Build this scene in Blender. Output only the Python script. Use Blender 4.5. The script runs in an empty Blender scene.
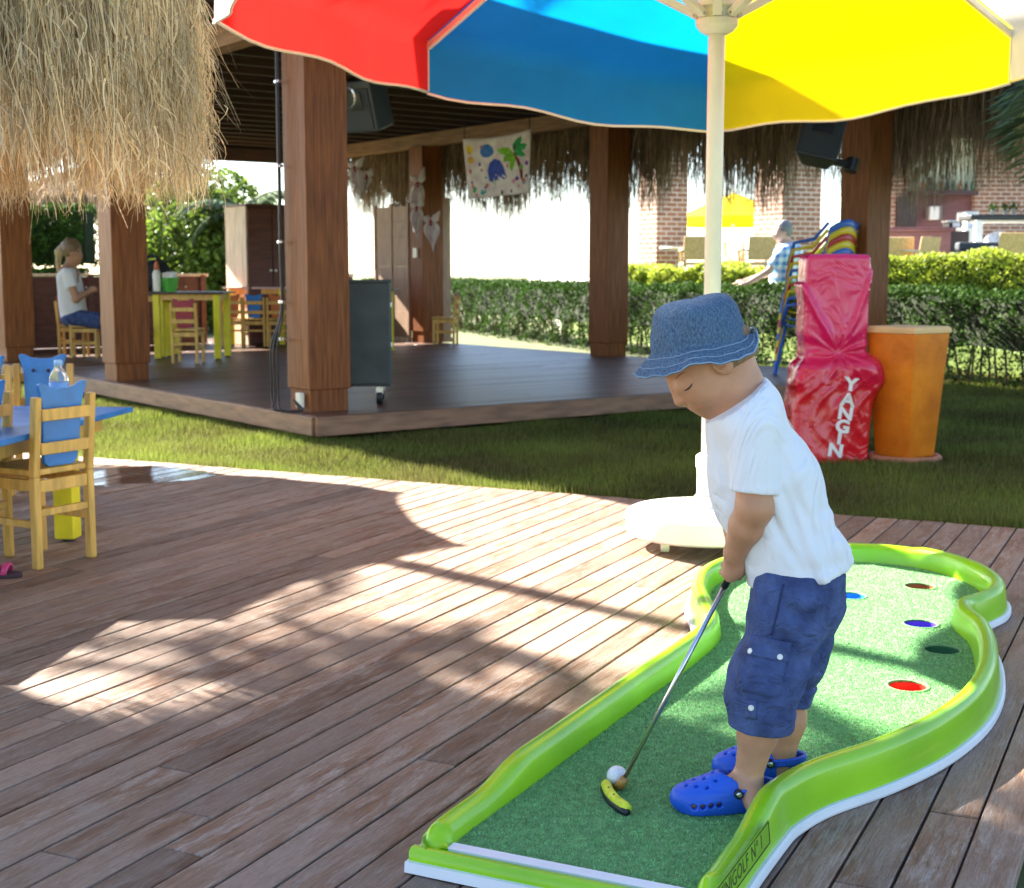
import bpy, math, random
import numpy as np
from mathutils import Vector, Matrix
from mathutils.bvhtree import BVHTree
R = math.radians; PI = math.pi
random.seed(7); rng = np.random.default_rng(7)
S = bpy.context.scene; COL = S.collection

# ------------------------------------------------------------------ camera geometry
F = 1400.0; P = math.atan(172/1400); H = 1.05
def ray(x, y):
    a = (x-512)/F; b = -(y-444)/F
    return (a, math.cos(P)+b*math.sin(P), -math.sin(P)+b*math.cos(P))
def gnd(x, y, z=0.0):
    r = ray(x, y); t = (z-H)/r[2]; return Vector((r[0]*t, r[1]*t, z))
def at(x, y, Y):
    r = ray(x, y); t = Y/r[1]; return Vector((r[0]*t, Y, H+r[2]*t))

# ------------------------------------------------------------------ materials
MATS = {}
def mat(name, col, rough=.6, var=.15, scale=6.0, stretch=(1,1,1), bump=0.0, bscale=80.0, metal=0.0,
        trans=0.0, attr=0.0, coat=0.0, col2=None, spec=.5, tcol=None, fold=0.0, fscale=9.0, fst=(1,1,1), colz=None):
    if name in MATS: return MATS[name]
    m = bpy.data.materials.new(name); MATS[name] = m; m.use_nodes = True
    nt = m.node_tree; N = nt.nodes; L = nt.links
    b = N['Principled BSDF']; out = N['Material Output']
    b.inputs['Roughness'].default_value = rough; b.inputs['Metallic'].default_value = metal
    b.inputs['Coat Weight'].default_value = coat; b.inputs['Coat Roughness'].default_value = .12
    b.inputs['Specular IOR Level'].default_value = spec
    tc = N.new('ShaderNodeTexCoord'); mp = N.new('ShaderNodeMapping'); mp.inputs['Scale'].default_value = stretch
    L.new(tc.outputs['Object'], mp.inputs['Vector'])
    nz = N.new('ShaderNodeTexNoise'); nz.inputs['Scale'].default_value = scale; nz.inputs['Detail'].default_value = 5
    L.new(mp.outputs[0], nz.inputs['Vector'])
    rp = N.new('ShaderNodeValToRGB'); c2 = col2 or tuple(c*(1-var) for c in col); c1 = tuple(min(1, c*(1+var)) for c in col)
    rp.color_ramp.elements[0].color = (*c2, 1); rp.color_ramp.elements[1].color = (*c1, 1)
    rp.color_ramp.elements[0].position = .32; rp.color_ramp.elements[1].position = .68
    L.new(nz.outputs[0], rp.inputs[0]); c_out = rp.outputs[0]
    if attr:
        at_ = N.new('ShaderNodeAttribute'); at_.attribute_name = 'rnd'
        mr = N.new('ShaderNodeMapRange'); mr.inputs['To Min'].default_value = 1-attr; mr.inputs['To Max'].default_value = 1+attr
        L.new(at_.outputs['Fac'], mr.inputs['Value'])
        mx = N.new('ShaderNodeMix'); mx.data_type = 'RGBA'; mx.blend_type = 'MULTIPLY'; mx.inputs[0].default_value = 1
        L.new(c_out, mx.inputs[6]); L.new(mr.outputs[0], mx.inputs[7]); c_out = mx.outputs[2]
    L.new(c_out, b.inputs['Base Color'])
    if bump:
        n2 = N.new('ShaderNodeTexNoise'); n2.inputs['Scale'].default_value = bscale; n2.inputs['Detail'].default_value = 4
        L.new(mp.outputs[0], n2.inputs['Vector'])
        bp = N.new('ShaderNodeBump'); bp.inputs['Strength'].default_value = bump; bp.inputs['Distance'].default_value = .01
        L.new(n2.outputs[0], bp.inputs['Height']); L.new(bp.outputs[0], b.inputs['Normal'])
    if fold:   # soft cloth creases as a second, larger bump
        m3 = N.new('ShaderNodeMapping'); m3.inputs['Scale'].default_value = fst; L.new(tc.outputs['Object'], m3.inputs[0])
        n3 = N.new('ShaderNodeTexNoise'); n3.inputs['Scale'].default_value = fscale; n3.inputs['Detail'].default_value = 2.5; n3.inputs['Distortion'].default_value = 1.1
        L.new(m3.outputs[0], n3.inputs['Vector']); r3 = N.new('ShaderNodeMath'); r3.operation = 'SUBTRACT'; r3.inputs[1].default_value = .5; L.new(n3.outputs[0], r3.inputs[0])
        a3 = N.new('ShaderNodeMath'); a3.operation = 'ABSOLUTE'; L.new(r3.outputs[0], a3.inputs[0])
        b3 = N.new('ShaderNodeBump'); b3.inputs['Strength'].default_value = fold; b3.inputs['Distance'].default_value = .03; L.new(a3.outputs[0], b3.inputs['Height'])
        if bump: L.new(bp.outputs[0], b3.inputs['Normal'])
        L.new(b3.outputs[0], b.inputs['Normal'])
    if trans:
        tr = N.new('ShaderNodeBsdfTranslucent'); ms = N.new('ShaderNodeMixShader'); ms.inputs[0].default_value = trans
        if tcol: tr.inputs['Color'].default_value = (*tcol, 1)
        else: L.new(c_out, tr.inputs['Color'])
        L.new(b.outputs[0], ms.inputs[1]); L.new(tr.outputs[0], ms.inputs[2]); L.new(ms.outputs[0], out.inputs['Surface'])
    return m

def brick_mat():
    m = bpy.data.materials.new('brick'); m.use_nodes = True; nt = m.node_tree; N = nt.nodes; L = nt.links
    b = N['Principled BSDF']; b.inputs['Roughness'].default_value = .85
    tc = N.new('ShaderNodeTexCoord'); sp = N.new('ShaderNodeSeparateXYZ'); cb = N.new('ShaderNodeCombineXYZ'); ad = N.new('ShaderNodeMath')
    L.new(tc.outputs['Object'], sp.inputs[0]); L.new(sp.outputs[0], ad.inputs[0]); L.new(sp.outputs[1], ad.inputs[1])
    L.new(ad.outputs[0], cb.inputs[0]); L.new(sp.outputs[2], cb.inputs[1])
    br = N.new('ShaderNodeTexBrick'); br.inputs['Scale'].default_value = 1; br.inputs['Brick Width'].default_value = .22
    br.inputs['Row Height'].default_value = .085; br.inputs['Mortar Size'].default_value = .012
    br.inputs['Color1'].default_value = (.36,.17,.10,1); br.inputs['Color2'].default_value = (.24,.11,.07,1); br.inputs['Mortar'].default_value = (.55,.48,.40,1)
    L.new(cb.outputs[0], br.inputs['Vector']); L.new(br.outputs[0], b.inputs['Base Color'])
    return m

# ------------------------------------------------------------------ mesh builder
class MB:
    def __init__(s): s.v = []; s.f = []
    def add(s, vs, fs):
        o = len(s.v); s.v += [tuple(v) for v in vs]; s.f += [tuple(i+o for i in f) for f in fs]; return s
    def box(s, c, d, rz=0.0, M=None):
        x, y, z = d[0]/2, d[1]/2, d[2]/2
        vs = [Vector((i*x, j*y, k*z)) for k in (-1,1) for j in (-1,1) for i in (-1,1)]
        T = Matrix.Translation(c) @ (M.to_4x4() if M else Matrix.Rotation(rz, 4, 'Z'))
        return s.add([T @ v for v in vs], [(0,2,3,1),(4,5,7,6),(0,1,5,4),(2,6,7,3),(0,4,6,2),(1,3,7,5)])
    def bar(s, a, b, w, h=None, up=(0,0,1)):
        a = Vector(a); b = Vector(b); d = b-a; l = d.length; zd = d.normalized(); u = Vector(up)
        if abs(zd.dot(u)) > .98: u = Vector((0,1,0))
        xd = u.cross(zd).normalized(); yd = zd.cross(xd)
        return s.box((a+b)/2, (w, h or w, l), M=Matrix((xd, yd, zd)).transposed())
    def tube(s, pts, r, n=8, cap=True):
        pts = [Vector(p) for p in pts]; rs = r if isinstance(r, (list, tuple)) else [r]*len(pts)
        vs = []; fs = []; pd = None; ref = Vector((0,0,1))
        for i, p in enumerate(pts):
            d = (pts[min(i+1, len(pts)-1)]-pts[max(i-1, 0)]).normalized()
            if i == 0:
                if abs(d.z) > .9: ref = Vector((1,0,0))
                x = ref.cross(d).normalized()
            else:
                x = (x-d*x.dot(d)).normalized()
            y = d.cross(x)
            for k in range(n):
                a = 2*PI*k/n; vs.append(p+(x*math.cos(a)+y*math.sin(a))*rs[i])
        for i in range(len(pts)-1):
            for k in range(n):
                k2 = (k+1) % n; fs.append((i*n+k, i*n+k2, (i+1)*n+k2, (i+1)*n+k))
        if cap: fs.append(tuple(reversed(range(n)))); fs.append(tuple((len(pts)-1)*n+k for k in range(n)))
        return s.add(vs, fs)
    def lathe(s, prof, c=(0,0,0), n=24, cap=True):
        vs = []; fs = []
        for r, z in prof:
            for k in range(n):
                a = 2*PI*k/n; vs.append((c[0]+r*math.cos(a), c[1]+r*math.sin(a), c[2]+z))
        for i in range(len(prof)-1):
            for k in range(n):
                k2 = (k+1) % n; fs.append((i*n+k, i*n+k2, (i+1)*n+k2, (i+1)*n+k))
        if cap: fs.append(tuple(reversed(range(n)))); fs.append(tuple((len(prof)-1)*n+k for k in range(n)))
        return s.add(vs, fs)
    def prism(s, poly, z0, z1, T=None):
        n = len(poly); vs = [Vector((x, y, z0)) for x, y in poly]+[Vector((x, y, z1)) for x, y in poly]
        if T: vs = [T @ v for v in vs]
        return s.add(vs, [tuple(reversed(range(n))), tuple(range(n, 2*n))]+[(i, (i+1) % n, n+(i+1) % n, n+i) for i in range(n)])
    def ball(s, c, r, n=16, m=10, sc=(1,1,1)):
        prof = []
        vs = []; fs = []
        for i in range(1, m):
            t = PI*i/m
            for k in range(n):
                a = 2*PI*k/n; vs.append((c[0]+r*sc[0]*math.sin(t)*math.cos(a), c[1]+r*sc[1]*math.sin(t)*math.sin(a), c[2]+r*sc[2]*math.cos(t)))
        for i in range(m-2):
            for k in range(n):
                k2 = (k+1) % n; fs.append((i*n+k, (i+1)*n+k, (i+1)*n+k2, i*n+k2))
        t = len(vs); vs += [(c[0], c[1], c[2]+r*sc[2]), (c[0], c[1], c[2]-r*sc[2])]
        for k in range(n):
            fs.append((t, k, (k+1) % n)); fs.append((t+1, (m-2)*n+(k+1) % n, (m-2)*n+k))
        return s.add(vs, fs)
    def build(s, name, m, parent=None, smooth=False, bevel=0.0, local=False, **kw):
        return link(name, s.v, s.f, m, parent, smooth, bevel, local, **kw)

def wloc(o):
    return Vector(o.location)+(wloc(o.parent) if o.parent else Vector((0,0,0)))
def link(name, v, f, m, parent=None, smooth=False, bevel=0.0, local=False, rnd=None, loc=None):
    """one mesh object; world coordinates are made relative to the parent (or to loc) unless local"""
    me = bpy.data.meshes.new(name)
    o = bpy.data.objects.new(name, me); COL.objects.link(o)
    off = Vector((0,0,0))
    if parent:
        o.parent = parent
        if not local: off = wloc(parent)
    elif loc is not None:
        off = Vector(loc); o.location = off
    if isinstance(v, np.ndarray):
        v = v-np.array(off)
        me.vertices.add(len(v)); me.vertices.foreach_set('co', v.astype(np.float32).ravel())
        f = np.asarray(f); k = f.shape[1]; n = len(f)
        me.loops.add(n*k); me.loops.foreach_set('vertex_index', f.astype(np.int32).ravel())
        me.polygons.add(n); me.polygons.foreach_set('loop_start', np.arange(0, n*k, k, dtype=np.int32))
        try: me.polygons.foreach_set('loop_total', np.full(n, k, dtype=np.int32))
        except Exception: pass
        me.update(calc_edges=True)
    else:
        me.from_pydata([tuple(Vector(p)-off) for p in v], [], f); me.update()
    if rnd is not None:
        a = me.attributes.new('rnd', 'FLOAT', 'POINT'); a.data.foreach_set('value', np.asarray(rnd, dtype=np.float32))
    if m: me.materials.append(m)
    if smooth: me.polygons.foreach_set('use_smooth', [True]*len(me.polygons))
    if bevel:
        b = o.modifiers.new('bevel', 'BEVEL'); b.width = bevel; b.segments = 2; b.limit_method = 'ANGLE'; b.angle_limit = R(40)
    return o
def tag(o, label=None, cat=None, group=None, kind=None):
    if label: o['label'] = label
    if cat: o['category'] = cat
    if group: o['group'] = group
    if kind: o['kind'] = kind
    return o
def thing(name, loc, label, cat, group=None, rz=0.0):
    o = bpy.data.objects.new(name, None); COL.objects.link(o); o.location = loc; o.rotation_euler = (0,0,rz)
    o.empty_display_size = .05
    return tag(o, label, cat, group)
def copy_tree(o, parent=None):
    c = o.copy(); COL.objects.link(c)
    if parent: c.parent = parent
    for ch in list(o.children): copy_tree(ch, c)
    return c
def place(o, loc, rz, label, group=None):
    o.location = loc; o.rotation_euler = (0,0,rz); o['label'] = label
    if group: o['group'] = group
    return o
def own_mat(o, m):
    o.material_slots[0].link = 'OBJECT'; o.material_slots[0].material = m
def kid(o, name):
    return [c for c in o.children if c.name.split('.')[0] == name]

# ------------------------------------------------------------------ signed distance modelling (smooth organic shapes)
def sdf_mesh(fn, lo, hi, h):
    lo = np.array(lo, float); hi = np.array(hi, float)
    n = np.ceil((hi-lo)/h).astype(int)+1
    ax = [lo[i]+h*np.arange(n[i]) for i in range(3)]
    X, Y, Z = np.meshgrid(*ax, indexing='ij')
    V = fn(X, Y, Z).astype(np.float32); s = V < 0
    cs = [(i,j,k) for i in (0,1) for j in (0,1) for k in (0,1)]
    sl = lambda A, c: A[c[0]:A.shape[0]-1+c[0], c[1]:A.shape[1]-1+c[1], c[2]:A.shape[2]-1+c[2]]
    cnt = sum(sl(s, c).astype(np.int8) for c in cs); act = (cnt > 0) & (cnt < 8)
    idx = -np.ones(act.shape, int); I = np.argwhere(act); idx[act] = np.arange(len(I))
    pos = np.zeros((len(I), 3)); w = np.zeros(len(I))
    for a in cs:
        for d in range(3):
            if a[d]: continue
            b = list(a); b[d] = 1
            va = sl(V, a)[act]; vb = sl(V, b)[act]; cr = (va < 0) != (vb < 0)
            t = np.where(cr, va/np.where(cr, va-vb, 1), 0)
            p = np.tile(np.array(a, float), (len(I), 1)); p[:, d] += t
            pos[cr] += p[cr]; w[cr] += 1
    verts = lo+h*(I+pos/w[:, None])
    faces = []
    for d in range(3):
        e1, e2 = (d+1) % 3, (d+2) % 3
        a = [slice(None)]*3; b = [slice(None)]*3; a[d] = slice(0, -1); b[d] = slice(1, None)
        sa = s[tuple(a)]; sb = s[tuple(b)]; E = np.argwhere(sa != sb)
        ok = (E[:, e1] > 0) & (E[:, e2] > 0) & (E[:, e1] < n[e1]-1) & (E[:, e2] < n[e2]-1); E = E[ok]
        q = []
        for o1, o2 in ((-1,-1),(0,-1),(0,0),(-1,0)):
            c = E.copy(); c[:, e1] += o1; c[:, e2] += o2; q.append(idx[c[:,0], c[:,1], c[:,2]])
        q = np.stack(q, 1); flip = ~sa[E[:,0], E[:,1], E[:,2]]; q[flip] = q[flip][:, ::-1]
        faces.append(q)
    return verts, np.concatenate(faces)
def smin(a, b, k):
    h = np.clip(.5+.5*(b-a)/k, 0, 1); return b*(1-h)+a*h-k*h*(1-h)
def cone(X, Y, Z, a, b, ra, rb, ky=1.0):
    """tapered capsule; ky squashes the world y width"""
    a = np.array(a, float); b = np.array(b, float); d = b-a
    px, py, pz = X-a[0], (Y-a[1]), Z-a[2]
    t = np.clip((px*d[0]+py*d[1]+pz*d[2])/max(1e-9, d.dot(d)), 0, 1)
    qx, qy, qz = px-t*d[0], (py-t*d[1])*ky, pz-t*d[2]
    return np.sqrt(qx*qx+qy*qy+qz*qz)-(ra+(rb-ra)*t)
def ell(X, Y, Z, c, r, M=None):
    px, py, pz = X-c[0], Y-c[1], Z-c[2]
    if M is not None:  # rows are local axes
        px, py, pz = (M[i][0]*px+M[i][1]*py+M[i][2]*pz for i in range(3))
    k = np.sqrt((px/r[0])**2+(py/r[1])**2+(pz/r[2])**2)
    return (k-1)*min(r)
def wob(X, Y, Z, amp, fr, seed, n=5, st=(1,1,1)):
    g = np.random.default_rng(seed); o = 0
    for i in range(n):
        k = g.normal(size=3)*np.array(st); k = k/np.linalg.norm(k)*fr*g.uniform(.6, 1.5)
        o = o+np.sin(k[0]*X+k[1]*Y+k[2]*Z+g.uniform(0, 6.3))
    return o*amp/n*1.6
def plane(X, Y, Z, p, nrm):
    nrm = Vector(nrm).normalized(); return (X-p[0])*nrm[0]+(Y-p[1])*nrm[1]+(Z-p[2])*nrm[2]
def sdf(name, fn, lo, hi, h, m, parent=None, **kw):
    v, f = sdf_mesh(fn, lo, hi, h); return link(name, v, f, m, parent, smooth=True, **kw)

# ------------------------------------------------------------------ scattered geometry (numpy)
def leaves(pts, size, up=.3, aspect=.55, spread=None):
    n = len(pts); d = rng.normal(size=(n, 3)); d[:, 2] += up; d /= np.linalg.norm(d, axis=1)[:, None]
    a = np.cross(d, rng.normal(size=(n, 3))); a /= np.linalg.norm(a, axis=1)[:, None]; b = np.cross(d, a)
    s = (size*rng.uniform(.6, 1.3, n))[:, None]
    v = np.stack([pts-a*s, pts+b*s*aspect, pts+a*s, pts-b*s*aspect], 1).reshape(-1, 3)
    f = np.arange(4*n).reshape(n, 4); r = np.repeat(rng.uniform(0, 1, n), 4)
    return v, f, r
def strands(root, tip, width, segs=3, bend=.04, curl=None):
    """ribbons from root to tip with a random bow"""
    n = len(root); ang = rng.uniform(0, PI, n); side = np.stack([np.cos(ang), np.sin(ang), np.zeros(n)], 1)
    bow = rng.normal(size=(n, 3))*bend; w = (np.asarray(width)*rng.uniform(.6, 1.4, n))[:, None]
    vs = []
    for i in range(segs+1):
        t = i/segs; p = root*(1-t)+tip*t+bow*(4*t*(1-t))
        ww = w*(1-.75*t); vs += [p-side*ww, p+side*ww]
    v = np.stack(vs, 1); k = 2*(segs+1); base = (np.arange(n)*k)[:, None]
    f = np.concatenate([base+np.array([[2*i, 2*i+1, 2*i+3, 2*i+2]]) for i in range(segs)], 0)
    return v.reshape(-1, 3), f, np.repeat(rng.uniform(0, 1, n), k)
# ================================================================== MATERIAL LIST
W_PILLAR = mat('pillar_wood', (.24,.082,.022), .5, .2, 5, (11,11,.6), .12, 30, col2=(.13,.042,.013), spec=.2)
W_DARK = mat('dark_roof_wood', (.045,.02,.011), .7, .35, 4, (1,10,10), .2, 30)
W_BEAM = mat('beam_wood', (.22,.11,.05), .6, .3, 4, (10,.8,10), .2, 30)
W_FLOOR = mat('pavilion_floor_wood', (.115,.056,.032), .40, .45, 5, (1,14,14), .15, 30, attr=.3, spec=.4)
W_MAROON = mat('maroon_panel_wood', (.12,.034,.020), .5, .3, 4, (1,6,6), .15, 30)
W_PALE = mat('pale_and_sunlit_wood', (.72,.54,.37), .55, .2, 4, (6,6,1), .1, 30)  # also carries the sunlight painted on the cabinet's left side
W_CHAIR = mat('varnished_chair_wood', (.68,.40,.09), .4, .22, 5, (8,8,1.2), .1, 40)
BLUE_PAINT = mat('blue_paint', (.03,.20,.55), .35, .2, 9, bump=.1, bscale=50)
RED_PAINT = mat('red_paint', (.35,.03,.06), .4, .2)
ORANGE_PAINT = mat('orange_paint', (.60,.16,.04), .4, .2)
YELLOW_PAINT = mat('yellow_paint', (.85,.72,.02), .4, .12, 7, bump=.1)
BLACK = mat('black_plastic', (.012,.013,.016), .4, .3)
WHITE = mat('white_plastic', (.80,.79,.74), .35, .05)
CREAM = mat('cream_enamel', (.80,.77,.66), .35, .05, bump=.03)
STRAW = mat('dry_straw', (.78,.62,.40), .75, .22, 3, attr=.6, trans=.45, spec=.2)
STRAW_G = mat('weathered_straw', (.30,.22,.14), .8, .25, 3, attr=.55, trans=.3, spec=.2)
STRAW_CORE = mat('thatch_core', (.20,.14,.08), .9, .3, 12, (6,6,1), .6, 60)
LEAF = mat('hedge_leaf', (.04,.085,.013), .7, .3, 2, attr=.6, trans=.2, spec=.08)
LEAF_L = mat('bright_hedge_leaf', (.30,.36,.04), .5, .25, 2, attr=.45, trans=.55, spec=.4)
PALM = mat('palm_leaf', (.20,.27,.13), .4, .25, 2, attr=.5, trans=.35)
STEM = mat('twig_bark', (.13,.09,.06), .9, .3, 20)
BRICK = brick_mat()
STEEL = mat('brushed_steel', (.60,.62,.66), .25, .08, 30, metal=1)
SKIN = mat('skin', (.50,.25,.14), .5, .10, 22, bump=.04, bscale=160)

# ================================================================== SETTING
TH = R(25.8); PD = Vector((math.sin(TH), math.cos(TH), 0)); ND = Vector((math.cos(TH), -math.sin(TH), 0))
GND = mat('lawn_soil', (.10,.105,.03), .95, .35, 3, bump=.5, bscale=50, col2=(.055,.075,.02))
g = 400
link('ground', [(-g,-g,-.065),(g,-g,-.065),(g,g,-.065),(-g,g,-.065)], [(0,1,2,3)], GND)['kind'] = 'structure'

# pavilion frame
PO = gnd(310, 413, .12); PO.z = 0; PA = R(36.5)
PU = Vector((math.cos(PA), math.sin(PA), 0)); PV = Vector((-math.sin(PA), math.cos(PA), 0))
def pw(u, v, z=0): return PO+PU*u+PV*v+Vector((0,0,z))
def puv(x, y): return (x-PO.x)*PU.x+(y-PO.y)*PU.y, (x-PO.x)*PV.x+(y-PO.y)*PV.y

def deck_mat():
    m = bpy.data.materials.new('weathered_deck'); m.use_nodes = True; nt = m.node_tree; N = nt.nodes; L = nt.links
    b = N['Principled BSDF']; b.inputs['Specular IOR Level'].default_value = .3; tc = N.new('ShaderNodeTexCoord')
    def noise(scale, st, det=6, rough=.6, off=None):
        mp = N.new('ShaderNodeMapping'); mp.inputs['Scale'].default_value = st
        L.new(tc.outputs['Object'], mp.inputs[0]); n = N.new('ShaderNodeTexNoise'); n.noise_dimensions = '4D'
        n.inputs['Scale'].default_value = scale; n.inputs['Detail'].default_value = det; n.inputs['Roughness'].default_value = rough
        L.new(mp.outputs[0], n.inputs['Vector']); L.new(w4.outputs[0], n.inputs['W']); return n.outputs[0]
    at_ = N.new('ShaderNodeAttribute'); at_.attribute_name = 'rnd'
    w4 = N.new('ShaderNodeMath'); w4.operation = 'MULTIPLY'; w4.inputs[1].default_value = 40; L.new(at_.outputs['Fac'], w4.inputs[0])
    def ramp(v, a, b_, ca=(0,0,0,1), cb=(1,1,1,1)):
        r = N.new('ShaderNodeValToRGB'); r.color_ramp.elements[0].position = a; r.color_ramp.elements[1].position = b_
        r.color_ramp.elements[0].color = ca; r.color_ramp.elements[1].color = cb; L.new(v, r.inputs[0]); return r.outputs[0]
    def mix(f, a, b_, bl='MIX'):
        x = N.new('ShaderNodeMix'); x.data_type = 'RGBA'; x.blend_type = bl
        for s_, v in ((0, f), (6, a), (7, b_)):
            if hasattr(v, 'is_linked'): L.new(v, x.inputs[s_])
            else: x.inputs[s_].default_value = v
        return x.outputs[2]
    grain = noise(9, (1.2,22,8)); patch = noise(2.6, (1,3.2,1)); fine = noise(40, (1.5,16,8), 4); worn = noise(5, (1.2,7,3), 8, .75)
    brown = ramp(grain, .3, .7, (.100,.048,.024,1), (.265,.140,.078,1))
    grey = ramp(fine, .3, .72, (.215,.165,.130,1), (.48,.405,.34,1))
    col = mix(ramp(worn, .47, .62), brown, grey)
    col = mix(ramp(patch, .38, .62), col, mix(.5, brown, grey))
    dark = ramp(noise(3.2, (1.6,5,2), 7, .7), .60, .72)
    dk = N.new('ShaderNodeMath'); dk.operation = 'MULTIPLY'; dk.inputs[1].default_value = .45; L.new(dark, dk.inputs[0])
    col = mix(dk.outputs[0], col, (.07,.045,.035,1))
    mr = N.new('ShaderNodeMapRange'); mr.inputs['To Min'].default_value = .72; mr.inputs['To Max'].default_value = 1.25; L.new(at_.outputs['Fac'], mr.inputs[0])
    col = mix(1.0, col, mr.outputs[0], 'MULTIPLY')
    # a spilt-water patch beside the blue table
    geo = N.new('ShaderNodeNewGeometry'); vd = N.new('ShaderNodeVectorMath'); vd.operation = 'SUBTRACT'; L.new(geo.outputs['Position'], vd.inputs[0])
    vd.inputs[1].default_value = (-2.35,7.22,0); vs = N.new('ShaderNodeVectorMath'); vs.operation = 'MULTIPLY'; vs.inputs[1].default_value = (.95,1.9,1); L.new(vd.outputs[0], vs.inputs[0])
    ln = N.new('ShaderNodeVectorMath'); ln.operation = 'LENGTH'; L.new(vs.outputs[0], ln.inputs[0])
    ad = N.new('ShaderNodeMath'); ad.operation = 'MULTIPLY_ADD'; ad.inputs[1].default_value = .5; L.new(patch, ad.inputs[0]); L.new(ln.outputs['Value'], ad.inputs[2])
    wet = ramp(ad.outputs[0], .98, 1.12, (1,1,1,1), (0,0,0,1))
    wm = N.new('ShaderNodeMath'); wm.operation = 'MULTIPLY'; wm.inputs[1].default_value = .45; L.new(wet, wm.inputs[0])
    col = mix(wm.outputs[0], col, (.03,.02,.015,1)); L.new(col, b.inputs['Base Color'])
    rr = N.new('ShaderNodeMapRange'); rr.inputs['To Min'].default_value = .62; rr.inputs['To Max'].default_value = .06; L.new(wet, rr.inputs[0]); L.new(rr.outputs[0], b.inputs['Roughness'])
    bs = N.new('ShaderNodeMath'); bs.operation = 'ADD'; L.new(grain, bs.inputs[0]); L.new(worn, bs.inputs[1])
    bp = N.new('ShaderNodeBump'); bp.inputs['Distance'].default_value = .004
    bi = N.new('ShaderNodeMapRange'); bi.inputs['To Min'].default_value = .8; bi.inputs['To Max'].default_value = .04; L.new(wet, bi.inputs[0]); L.new(bi.outputs[0], bp.inputs['Strength'])
    L.new(bs.outputs[0], bp.inputs['Height']); L.new(bp.outputs[0], b.inputs['Normal'])
    return m

def boards(x0, x1f, y0, n, w, gap, th, top, lmin, lmax, jit=.0012):
    """rows of boards along local x; x1f(y) gives each row's end"""
    v = []; f = []; r = []; rr = random.Random(3)
    for i in range(n):
        ya = y0+i*w; yb = ya+w-gap*rr.uniform(.7, 1.35); x = x0; e = x1f(ya); q0_ = rr.uniform(.15, 1)
        while x < e:
            xe = min(e, x+rr.uniform(lmin, lmax)*q0_); q0_ = 1; z = top+rr.uniform(-jit, jit); c = .0022
            q = rr.random(); o = len(v); a = rr.uniform(-.0008, .0008)
            v += [(x,ya,z-th),(xe-.003,ya,z-th),(xe-.003,yb,z-th),(x,yb,z-th),(x,ya,z-c),(xe-.003,ya,z-c),(xe-.003,yb,z-c),(x,yb,z-c),
                  (x+c,ya+c,z+a),(xe-.003-c,ya+c,z+a),(xe-.003-c,yb-c,z-a),(x+c,yb-c,z-a)]
            f += [tuple(k+o for k in t) for t in ((0,3,2,1),(0,1,5,4),(1,2,6,5),(2,3,7,6),(3,0,4,7),(4,5,9,8),(5,6,10,9),(6,7,11,10),(7,4,8,11),(8,9,10,11))]
            r += [q]*12; x = xe
    return v, f, r
# deck: local x along the planks, local y to the left of them
v, f, r = boards(-2.5, lambda y: 6.06+.012*(abs(y)-2), .225, 82, .0955, .0056, .028, 0, 2.2, 3.8)
dk = link('deck', v, f, deck_mat(), rnd=r); dk.rotation_euler = (0,0,PI/2-TH); dk['kind'] = 'structure'
sf = MB().box((1.75,4.2,-.045), (8.4,7.9,.012)); o = sf.build('deck_gap_shade_sheet', mat('deck_gap_dark', (.02,.015,.012), .9, .2), dk, local=True)  # dark sheet added under the boards to keep their gaps shaded

# raised lawn and terrace behind the long hedge
RL = mat('sunny_grass', (.13,.19,.025), .9, .3, 12, bump=.6, bscale=90)
v = [(6.1,12.6,.1),(4.1,16.9,.35),(2.5,20.5,.45),(.9,26,.55),(3,26,.74),(14,21,.77),(16,9,.3)]
o = link('raised_lawn', v+[(x,y,-.3) for x,y,z in v], [tuple(range(7))]+[(i,(i+1)%7,7+(i+1)%7,7+i)[::-1] for i in range(7)], RL); o['kind'] = 'structure'
PAVE = mat('pale_terrace_stone', (.62,.58,.50), .8, .12, 2, bump=.1)
tr = MB().prism([(.9,26.02),(3,26.02),(14.2,21.02),(40,21.02),(40,80),(.9,80)], -.2, .765).build('terrace', PAVE); tr['kind'] = 'structure'

# grass: one carpet of blades in front of and beside the pavilion
GR = mat('grass_blade', (.13,.165,.028), .6, .3, 1.1, attr=.75, trans=.35, spec=.2, col2=(.115,.105,.032))
n = 620000; d = 5.6*(2.9**rng.uniform(0, 1, n)); x = rng.uniform(-1, 1, n)*(.38*d+.3)
s = x*PD.x+d*PD.y; uu, vv = (x-PO.x)*PU.x+(d-PO.y)*PU.y, (x-PO.x)*PV.x+(d-PO.y)*PV.y
ok = (s > 6.08+rng.normal(0, .012, n)) & ~((uu > -.05) & (vv > -.22) & (uu < 5.9))
ok &= (np.sin(x*3.1+1.3*np.sin(d*2.3))+np.sin(d*2.7+x)+rng.normal(0, 1.2, n)) > -2.0
x, d, s = x[ok], d[ok], s[ok]; n = len(x); hh = rng.uniform(.022, .055, n)*(1+.35*np.sin(x*5)*np.sin(d*4))
edge = (s < 6.25); hh = np.where(edge, hh*1.35, hh)
root = np.stack([x, d, np.full(n, -.066)], 1); lean = rng.normal(size=(n, 2))*.018
tip = root+np.stack([lean[:,0], lean[:,1], hh+.02], 1)
ang = rng.uniform(0, PI, n); wd = .0022+.0003*d
sd = np.stack([np.cos(ang)*wd, np.sin(ang)*wd, 0*ang], 1)
v = np.stack([root-sd, root+sd, tip], 1).reshape(-1, 3)
tag(link('grass', v, np.arange(3*n).reshape(n, 3), GR, rnd=np.repeat(np.clip(rng.uniform(0, 1, n)*.7+.3*(np.sin(x*2.1)*np.sin(d*1.7)*.5+.5), 0, 1), 3)), kind='stuff')

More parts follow.
